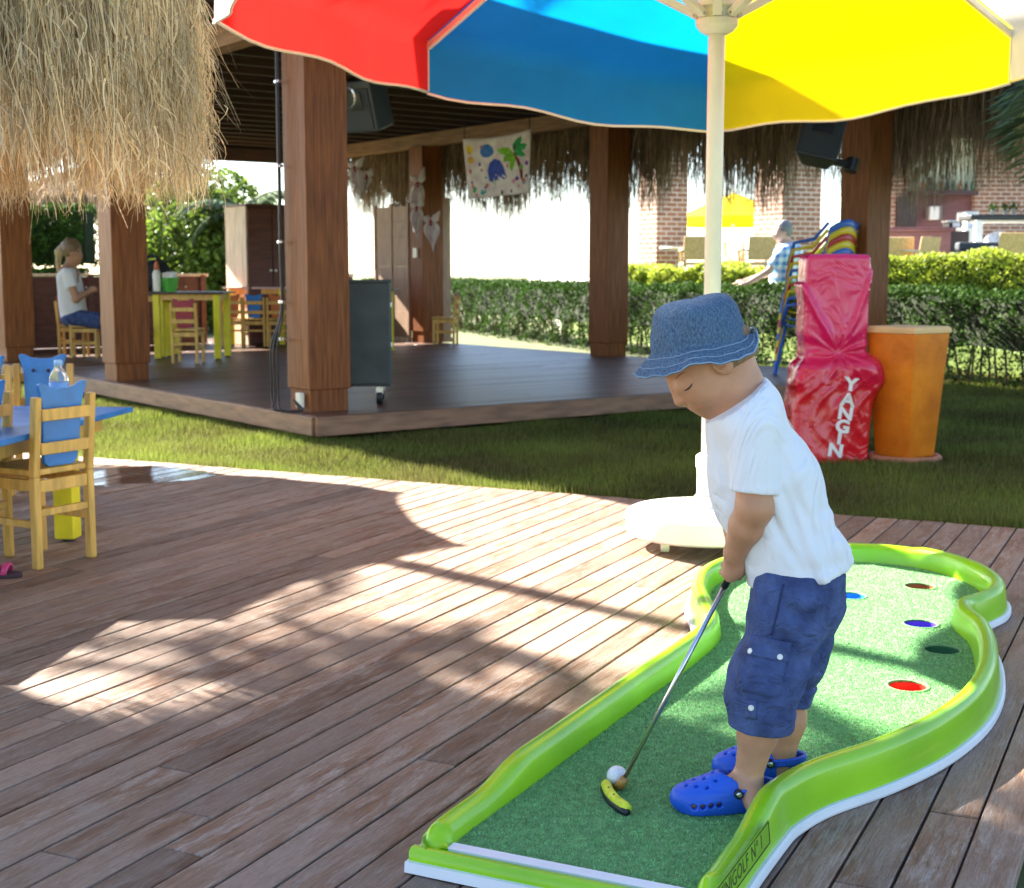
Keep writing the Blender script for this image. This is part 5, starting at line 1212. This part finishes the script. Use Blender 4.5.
# ================================================================== PLANTING
def hedge_from(path, width, zb, zt, n, size, name, label, m, cat='hedge', group=None, thin=.0, stems=60, holes=0.0, zt_var=.03, core=True):
    """clipped hedge along a ground path: leaf shell of real leaves over a twiggy inside"""
    path = [Vector((*p[:2],0)) for p in path]; seg = [(b-a).length for a,b in zip(path,path[1:])]; tot = sum(seg); cum = np.cumsum([0]+seg)
    base = path[0].copy(); base.z = zb; t = thing(name, base, label, cat, group)
    P_ = np.array([[p.x,p.y] for p in path])
    def along(s): return np.stack([np.interp(s,cum,P_[:,0]),np.interp(s,cum,P_[:,1])],1)
    def nrm(s):
        d = along(np.minimum(s+.05,tot))-along(np.maximum(s-.05,0)); d /= np.linalg.norm(d,axis=1)[:,None]; return np.stack([-d[:,1],d[:,0]],1)
    s = rng.uniform(0,tot,n); face = rng.choice(3,n,p=[.42,.26,.32]); q = rng.uniform(0,1,n); w = rng.uniform(-.5,.5,n)
    zr = zb+(zt-zb)*q
    hv = zt_var*np.sin(s*3.1)+zt_var*.7*np.sin(s*7.7+1)
    side = np.where(face == 0,-.5,np.where(face == 1,.5,w)); zr = np.where(face == 2, zt, zr)
    depth = np.abs(rng.normal(0,.07,n)); side = side*(1-np.where(face < 2, depth*1.2, 0)); zr = zr-np.where(face == 2, depth*.8, 0)+hv*((zr-zb)/(zt-zb))
    side = side+.06*np.sin(s*5.3+zr*9)*(face < 2)+.05*np.sin(s*13-zr*15)*(face < 2)
    keep = np.ones(n,bool)
    if thin: keep = rng.uniform(0,1,n) < 1-thin*np.clip(1-(zr-zb)/(zt-zb)/.55,0,1)
    if holes: keep &= (np.sin(s*11+zr*7)+np.sin(s*5-zr*17+2)+rng.normal(0,.6,n)) > -2+holes*2
    s, side, zr = s[keep], side[keep], zr[keep]
    p2 = along(s)+nrm(s)*(side*width)[:,None]; pts = np.column_stack([p2,zr])+rng.normal(0,.012,(len(s),3))
    v,f,r = leaves(pts,size,.35); link('foliage',v,f,m,t,rnd=r)
    sm = MB()
    for i in range(stems):
        ss = rng.uniform(0,tot); a = along(np.array([ss]))[0]; nn = nrm(np.array([ss]))[0]; o = rng.uniform(-.4,.4)*width
        b0 = Vector((a[0]+nn[0]*o*.5,a[1]+nn[1]*o*.5,zb)); b1 = b0+Vector((rng.normal(0,.07),rng.normal(0,.07),(zt-zb)*.6)); b2 = b1+Vector((rng.normal(0,.12),rng.normal(0,.12),(zt-zb)*.33)); sm.tube([b0,b1,b2],[.014,.009,.004],5)
    sm.build('stems', STEM, t)
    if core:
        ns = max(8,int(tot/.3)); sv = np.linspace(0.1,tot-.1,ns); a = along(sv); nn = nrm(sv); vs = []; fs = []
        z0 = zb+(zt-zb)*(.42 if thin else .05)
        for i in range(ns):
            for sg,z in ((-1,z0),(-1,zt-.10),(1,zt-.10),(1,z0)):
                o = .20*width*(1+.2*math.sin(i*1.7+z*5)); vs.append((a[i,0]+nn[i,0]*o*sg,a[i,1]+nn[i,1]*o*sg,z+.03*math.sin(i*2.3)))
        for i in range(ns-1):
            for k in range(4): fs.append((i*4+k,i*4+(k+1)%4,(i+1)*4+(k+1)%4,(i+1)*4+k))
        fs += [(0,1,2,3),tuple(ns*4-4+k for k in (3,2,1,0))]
        link('twiggy_core',vs,fs,mat('dark_hedge_core',(.025,.035,.012),.95,.4,14,bump=.8,bscale=40),t)  # solid dark body inside the leaves, closing the view through
    return t
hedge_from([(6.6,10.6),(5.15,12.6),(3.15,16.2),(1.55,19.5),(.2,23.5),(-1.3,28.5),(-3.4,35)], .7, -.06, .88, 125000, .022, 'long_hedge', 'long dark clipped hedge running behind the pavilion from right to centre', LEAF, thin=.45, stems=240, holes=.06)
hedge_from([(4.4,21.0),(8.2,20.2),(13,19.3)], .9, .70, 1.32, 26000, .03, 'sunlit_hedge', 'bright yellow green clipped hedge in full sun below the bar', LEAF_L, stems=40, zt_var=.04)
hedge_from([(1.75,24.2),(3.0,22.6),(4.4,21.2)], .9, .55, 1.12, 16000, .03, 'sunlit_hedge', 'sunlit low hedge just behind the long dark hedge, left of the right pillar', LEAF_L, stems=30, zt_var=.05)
hedge_from([(-9.6,24.6),(-7.55,24.6)], 1.3, -.06, 1.12, 11000, .035, 'block_hedge', 'low dark block hedge behind the woman, under the clipped round topiary', LEAF, stems=30)
hedge_from([(-9.9,25.8),(-7.6,25.8)], 1.6, 1.15, 2.25, 13000, .038, 'topiary_hedge', 'square clipped topiary with dark leaves above the low block hedge at left', LEAF, cat='topiary', stems=14, zt_var=.06)
def shrub(center, rad, n, size, name, label, m, cat='bush', lobes=14):
    c = np.array(center); t = thing(name, Vector((c[0],c[1],-.06)), label, cat); pts = []
    for i in range(lobes):
        d = rng.normal(size=3); d /= np.linalg.norm(d); lc = c+d*np.array(rad)*.55; lr = np.array(rad)*rng.uniform(.40,.62)
        k = n//lobes; u = rng.normal(size=(k,3)); u /= np.linalg.norm(u,axis=1)[:,None]; pts.append(lc+u*lr*(1-np.abs(rng.normal(0,.10,k)))[:,None])
    pts = np.concatenate(pts); pts = pts[pts[:,2] > 0]; v,f,r = leaves(pts,size,.3); link('foliage',v,f,m,t,rnd=r)
    sm = MB()
    for i in range(16):
        a = rng.uniform(0,6.3); b0 = Vector((c[0]+.1*math.cos(a),c[1]+.1*math.sin(a),-.06)); b1 = Vector((c[0]+rad[0]*.4*math.cos(a),c[1]+rad[1]*.4*math.sin(a),c[2])); b2 = Vector((c[0]+rad[0]*.7*math.cos(a),c[1]+rad[1]*.7*math.sin(a),c[2]+rad[2]*.5)); sm.tube([b0,b1,b2],[.05,.03,.01],6)
    sm.build('branches',STEM,t); return t
shrub((-5.6,27.0,1.25),(2.1,1.7,1.75),42000,.055,'round_bush','big rounded light green bush behind the low wall and cabinet',mat('bush_leaf',(.14,.21,.03),.45,.3,1.2,attr=.5,trans=.4,spec=.4))
shrub((-7.25,28.5,1.0),(.55,.6,1.2),5000,.045,'small_bush','small bright bush between the woman and the second pillar',LEAF_L,lobes=8)

def palm(x, y, z0, h, nf, L_, name_label, seed, droop=1.0, lw=.018, up=.9, arcs=None, per=46, group=None, girth=1.0):
    g = np.random.default_rng(seed); t = thing('palm_tree', (x,y,z0), name_label, 'palm tree', group)
    tr = MB(); prof = [((.19 if i else .24)-.05*i/14+(.012 if i % 2 else -.008))*girth for i in range(15)]
    tr.tube([(x+.10*math.sin(i*.25),y,z0+h*i/14) for i in range(15)], prof, 14); tr.build('trunk', mat('palm_trunk',(.24,.17,.11),.9,.35,8,(1,1,6),.6,20), t, smooth=True)
    top = np.array([x+.10*math.sin(14*.25),y,z0+h]); V = []; Fc = []; Rn = []; off = 0; ra = MB()
    for i in range(nf):
        az = (2*PI*i/nf*2.4+g.uniform(-.2,.2)) if arcs is None else R(arcs[i]); el = g.uniform(.1,up) if arcs is None else .3; l = L_*g.uniform(.8,1.1); pts = []; p = top.copy(); e = el
        for k in range(13):
            pts.append(p.copy()); p = p+np.array([math.cos(az)*math.cos(e),math.sin(az)*math.cos(e),math.sin(e)])*l/12; e -= droop*(.10+.012*k)
        pts = np.array(pts); ra.tube([Vector(q) for q in pts],[.022*(1-k/14)+.003 for k in range(13)],6)
        s = np.repeat(np.linspace(.12,.99,per),2); sg = np.tile([-1,1],per); P0 = np.stack([np.interp(s*12,np.arange(13),pts[:,c]) for c in range(3)],1)
        d = np.array([math.cos(az),math.sin(az),0]); sd_ = np.array([-d[1],d[0],0]); ll = L_*.26*np.sin(PI*(s*.86+.08))**.7*g.uniform(.85,1.1,2*per)
        tipd = sd_*sg[:,None]*.80+d*(.35+.5*s)[:,None]+np.array([0,0,1])*(-.18-.5*g.uniform(0,1,2*per))[:,None]; tipd /= np.linalg.norm(tipd,axis=1)[:,None]
        T_ = P0+tipd*ll[:,None]; mid = (P0+T_)/2+np.array([0,0,1])*ll[:,None]*.07; wv_ = d*lw
        V.append(np.stack([P0-wv_*.5,P0+wv_*.5,mid+wv_,T_,mid-wv_],1).reshape(-1,3)); n_ = len(P0); Fc.append((np.arange(n_*5).reshape(n_,5))+off); off += n_*5; Rn.append(np.repeat(g.uniform(0,1,n_),5))
    ra.build('frond_ribs',mat('frond_rib',(.22,.24,.08),.6),t,smooth=True)
    link('fronds',np.concatenate(V),np.concatenate(Fc),PALM,t,rnd=np.concatenate(Rn)); return t
palm(4.72,9.6,-.06,2.56,18,1.85,'palm tree whose drooping fronds reach in at the right edge below the umbrella',5,1.15,.014,.75)
palm(-4.9,26.0,-.06,2.2,12,1.4,'short palm behind the round bush with fronds above its top',8,.9,.03,.9)
PG = 'palms shading the deck from the left'
palm(-7.45,9.55,-.06,5.4,7,1.95,'tall sparse palm beyond the left edge of the picture',11,.9,.016,.7,group=PG,per=30,girth=.6)
palm(-4.85,9.2,-.06,6.5,8,1.9,'tallest slender palm beyond the left edge of the picture',12,.9,.016,.7,group=PG,per=30,girth=.36)
palm(-5.8,7.6,-.06,5.4,17,1.9,'full crowned palm beyond the left edge of the picture',13,1.0,.03,1.0,group=PG,per=44)

# far straw shelter at left
fs_ = thing('straw_shelter', (-8.6,30,-.06), 'far grey straw roof of a beach shelter above the clipped hedges', 'shelter')
MB().tube([(-8.6,30,-.06),(-8.6,30,2.9)],.10,12).build('post',W_PILLAR,fs_,smooth=True)
n = 9000; a = rng.uniform(0,2*PI,n); q = rng.uniform(0,1,n)**.6; r0 = 2.3*q; root = np.stack([-8.6+r0*np.cos(a),30+r0*np.sin(a),3.4-.85*q+rng.normal(0,.03,n)],1); r1 = r0+.35; tip = np.stack([-8.6+r1*np.cos(a),30+r1*np.sin(a),root[:,2]-.35-rng.uniform(0,.25,n)],1)
v,f,r = strands(root,tip,.02,2,.03); link('straw',v,f,STRAW_G,fs_,rnd=r)
MB().lathe([(.01,3.36),(2.3,2.5),(2.28,2.42),(.01,3.2)],(-8.6,30,0),32,False).build('straw_core',STRAW_CORE,fs_,smooth=True)

# ================================================================== BAR AND TERRACE (right background)
YB = 27.0
def bar_at(x,y,Y=YB): return at(x,y,Y)
def pxbox(x0,y0,x1,y1,Y,dep,m,name,parent,**k):
    a = at(x0,y0,Y); b = at(x1,y1,Y); return MB().box(((a.x+b.x)/2,Y+dep/2,(a.z+b.z)/2),(abs(b.x-a.x),dep,abs(a.z-b.z))).build(name,m,parent,**k)
PLUM = mat('plum_boards',(.20,.085,.085),.6,.2,4,(1,1,14),.3,10)
bb_ = thing('bar_building', at(950,255,29.0), 'brick and plum boarded bar building behind the sunlit hedge at right', 'building')
pxbox(896,150,978,262,29.2,.25,PLUM,'board_wall',bb_); pxbox(978,120,1120,262,29.0,.45,BRICK,'brick_wall',bb_); pxbox(872,120,906,262,29.0,.4,BRICK,'brick_wall',bb_)
pxbox(906,120,977,191,29.05,.08,mat('pale_green_panel',(.55,.62,.50),.7,.08),'pale_panel',bb_)
shf = pxbox(915,190.5,979,195,28.75,.3,mat('dark_plum',(.07,.03,.035),.5),'shelf',bb_,bevel=.01)
pxbox(900,196,915,262,28.7,.35,mat('dark_bar_door',(.03,.022,.02),.6),'door',bb_)  # near-black upright panel beside the left brick wall
pxbox(898,98,1125,122,26.0,3.6,W_DARK,'roof_edge',bb_)
BG = 'bottles on the bar shelf'
for i in range(9):
    p = at(922+i*6.3,190,28.85); t = MB(); hgt = rng.uniform(.16,.30); t.lathe([(.001,0),(.035,.0),(.038,.02),(.036,hgt*.6),(.014,hgt*.8),(.014,hgt),(.001,hgt)],(0,0,0),10)
    o = t.build('bottle',mat(('amber','dark','green')[i%3]+'_glass',((.30,.10,.02),(.03,.02,.02),(.05,.12,.04))[i%3],.2),None,smooth=True); o.location = p; tag(o,'small liquor bottle in the row on the bar shelf','bottle',BG)
wl = thing('wall_box', at(936,219,28.9), 'white box fixed to the plum board wall of the bar', 'box'); pxbox(930,206,939.5,219.5,28.9,.28,WHITE,'front',wl,bevel=.02); pxbox(939.6,205.5,942,220,28.9,.28,mat('grey_side',(.2,.18,.17),.6),'side',wl)
bc = thing('bar_counter', at(925,255,26.2), 'plum boarded bar counter with an overhanging top', 'bar counter')
pxbox(886,231,950,265,26.2,1.0,PLUM,'front',bc,bevel=.02); pxbox(950.3,231,968,265,26.35,.8,mat('counter_end',(.035,.02,.022),.6),'end_panel',bc); pxbox(884,227.4,953,231.4,26.05,1.2,mat('counter_top',(.16,.06,.06),.4,.2),'top',bc,bevel=.03)
cm = thing('coffee_machine', at(956,227,26.7), 'small silver and black coffee machine on the bar counter', 'machine'); pxbox(949,221.5,963,227.4,26.7,.4,BLACK,'machine_body',cm,bevel=.03); pxbox(953,222.5,960,227,26.66,.03,WHITE,'front_panel',cm); pxbox(947.5,220.4,956,222,26.65,.4,STEEL,'tray',cm)
fr = thing('white_fridge', at(971,240,27.4), 'white upright cooler behind the end of the bar counter', 'cooler'); pxbox(966,211,978,250,27.4,.6,WHITE,'cooler_body',fr,bevel=.03); pxbox(967.5,214,975,228,27.36,.03,mat('cool_glass',(.55,.66,.72),.15),'door',fr)
gn = thing('serving_shelf', at(978,244,25.0), 'black serving shelf on a white post beside the bar', 'shelf'); pxbox(971,214.5,1062,220,25.0,.7,BLACK,'shelf_board',gn,bevel=.02); pxbox(979,220.2,1062,222.4,25.1,.5,WHITE,'light_rail',gn); pxbox(976,220.3,981.5,262,24.9,.12,WHITE,'post',gn,bevel=.01)
for x_ in (992.5,1005,1013.5):
    p = at(x_,214.5,25.3); t = thing('potted_plant', p, 'small leafy plant in a white pot on the black serving shelf', 'potted plant', 'white potted plants on the serving shelf'); MB().lathe([(.001,0),(.032,0),(.045,.085),(.047,.085),(.04,.08),(.001,.075)],(0,0,0),12).build('pot',WHITE,t,local=True,smooth=True)
    v,f,r = leaves(np.array([0,0,.13])+rng.normal(0,.04,(60,3)),.03,.6); link('leaves',v,f,LEAF,t,rnd=r,local=True)
dm_ = thing('covered_grill', at(998,243,25.4), 'pale grey dome shaped cover under the serving shelf', 'cover'); MB().ball(at(998,245,25.4),.26,24,14,(1,.9,.95)).build('dome',mat('grey_blue_fabric',(.42,.47,.56),.7,.12,10,bump=.2),dm_,smooth=True); pxbox(984,244,1012,250,25.3,.4,BLACK,'stand',dm_)
bs_ = thing('dark_bench', at(990,262,24.2), 'long dark upholstered bench in front of the bar', 'bench'); pxbox(959,242,1080,250.5,24.2,.25,mat('slate_fabric',(.035,.045,.055),.8,.2),'backrest',bs_,bevel=.04); pxbox(961,252,1080,258,23.85,.6,MATS['slate_fabric'],'seat',bs_,bevel=.03); pxbox(964,258.2,1078,264,23.9,.5,BLACK,'base',bs_)
for k,(x,lab) in enumerate(((662,'brick column left of the umbrella pole'),(786,'brick column behind the man in the plaid shirt'))):
    Yc = 25.5; c = at(x,262,Yc); cl = thing('brick_column',(c.x,Yc,.75),lab,'column','brick columns on the terrace'); w_ = .64 if k == 0 else .84
    MB().box((0,0,1.6),(w_,w_,3.2)).build('shaft',BRICK,cl,local=True); MB().box((0,0,3.28),(w_+.12,w_+.12,.14)).build('capital',mat('stone_cap',(.5,.46,.4),.8),cl,local=True,bevel=.01)
    cl.rotation_euler = (0,0,R(26))
yu = at(733,225,31.0)
ypar = thing('yellow_parasol',(yu.x,31.0,.75),'yellow parasol on the terrace seen between the pole and the second brick column','parasol')
vs = [Vector((0,0,2.02))]; n = 8
for k in range(n): a = 2*PI*k/n+.4; vs.append(Vector((1.35*math.cos(a),1.35*math.sin(a),1.48)))
for k in range(n): a = 2*PI*k/n+.4; vs.append(Vector((1.36*math.cos(a),1.36*math.sin(a),1.30)))
link('canopy',vs,[(0,1+k,1+(k+1)%n) for k in range(n)]+[(1+k,9+k,9+(k+1)%n,1+(k+1)%n) for k in range(n)],PCOL[2],ypar,local=True); MB().tube([(0,0,0),(0,0,2.1)],.03,10).build('pole',WHITE,ypar,local=True)
WICK = mat('beige_wicker',(.66,.43,.20),.7,.18,30,bump=.4,bscale=200); FRM = mat('pale_frame',(.62,.52,.38),.5)
def cafe_chair():
    t = thing('cafe_chair',(0,0,0),'','chair','wicker terrace chairs')
    MB().box((0,0,.44),(.50,.48,.05)).build('seat',WICK,t,local=True,bevel=.01); MB().box((0,-.245,.70),(.48,.035,.40),M=Matrix.Rotation(R(10),3,'X')).build('backrest',WICK,t,local=True,bevel=.012)
    for a in (-1,1):
        for b in (-1,1): MB().bar((a*.23,b*.21,0),(a*.23,b*.21,.43),.03).build('leg',FRM,t,local=True)
        MB().tube([(a*.25,-.24,.66),(a*.26,.0,.68),(a*.26,.20,.66),(a*.24,.22,.45)],.018,8).build('arm',FRM,t,local=True,smooth=True)
    return t
cc = cafe_chair(); CCs = [(696,24,0,.75,'wicker terrace chair with its back to the lawn, right of the left brick column'),(637,30,60,.75,'wicker terrace chair left of the left brick column, turned sideways'),(724,26.5,120,.75,'wicker terrace chair just right of the umbrella pole'),(757,24.2,10,.75,'wicker terrace chair behind the outstretched arm of the man in plaid'),(740,28.5,200,.75,'wicker terrace chair facing the lawn, far right of the umbrella pole'),(1008,22.6,0,.77,'beige chair back standing before the dark bench at right edge'),(917,23.2,35,.72,'beige chair tilted sideways before the bar counter'),(897,23.4,-10,.72,'beige chair right beside the right pillar before the bar counter')]
for i,(x,Y,rz,z,lab) in enumerate(CCs):
    o = cc if i == 0 else copy_tree(cc); p = at(x,255,Y); place(o,(p.x,Y,z),R(rz),lab)
ctb = thing('cafe_table',(at(675,255,25.4).x,24.6,.75),'small pale round terrace table beside the left brick column','table')
MB().lathe([(.001,.70),(.36,.70),(.37,.715),(.36,.73),(.001,.73)],(0,0,0),24).build('tabletop',WHITE,ctb,local=True,smooth=False); MB().tube([(0,0,0),(0,0,.7)],.03,10).lathe([(.001,0),(.22,0),(.22,.02),(.001,.03)],(0,0,0),20).build('pedestal',FRM,ctb,local=True)

# ================================================================== LIGHT, SKY, CAMERA
SUN_H, SUN_E = -46.0, 33.0
w = bpy.data.worlds.new('World'); S.world = w; w.use_nodes = True; nt = w.node_tree
sky = nt.nodes.new('ShaderNodeTexSky'); sky.sky_type = 'NISHITA'; sky.sun_disc = False; sky.sun_elevation = R(SUN_E); sky.sun_rotation = R(SUN_H); sky.air_density = .85; sky.dust_density = .6; sky.ozone_density = 1.0
nt.links.new(sky.outputs[0], nt.nodes['Background'].inputs[0]); nt.nodes['Background'].inputs[1].default_value = .06
sl = bpy.data.lights.new('sun','SUN'); sl.energy = 5.0; sl.angle = R(.53); sl.color = (1.0,.94,.84)
so_ = bpy.data.objects.new('sun',sl); COL.objects.link(so_)
sd_ = Vector((math.sin(R(SUN_H))*math.cos(R(SUN_E)),math.cos(R(SUN_H))*math.cos(R(SUN_E)),math.sin(R(SUN_E)))); so_.rotation_euler = sd_.to_track_quat('Z','Y').to_euler(); so_.location = (0,0,30)
cam = bpy.data.cameras.new('camera'); co = bpy.data.objects.new('camera',cam); COL.objects.link(co); co.location = (0,0,H); co.rotation_euler = (PI/2-P,0,0)
cam.sensor_width = 36; cam.lens = F/1024*36; cam.clip_start = .05; cam.clip_end = 2000; cam.dof.use_dof = True; cam.dof.focus_distance = 2.75; cam.dof.aperture_fstop = 9
S.camera = co
S.view_settings.view_transform = 'Standard'; S.view_settings.look = 'None'; S.view_settings.gamma = 1; S.view_settings.exposure = 2.9; S.view_settings.use_curve_mapping = False
S.render.engine = 'CYCLES'; S.cycles.use_denoising = True; S.cycles.max_bounces = 8; S.cycles.transparent_max_bounces = 8; S.cycles.sample_clamp_indirect = 8
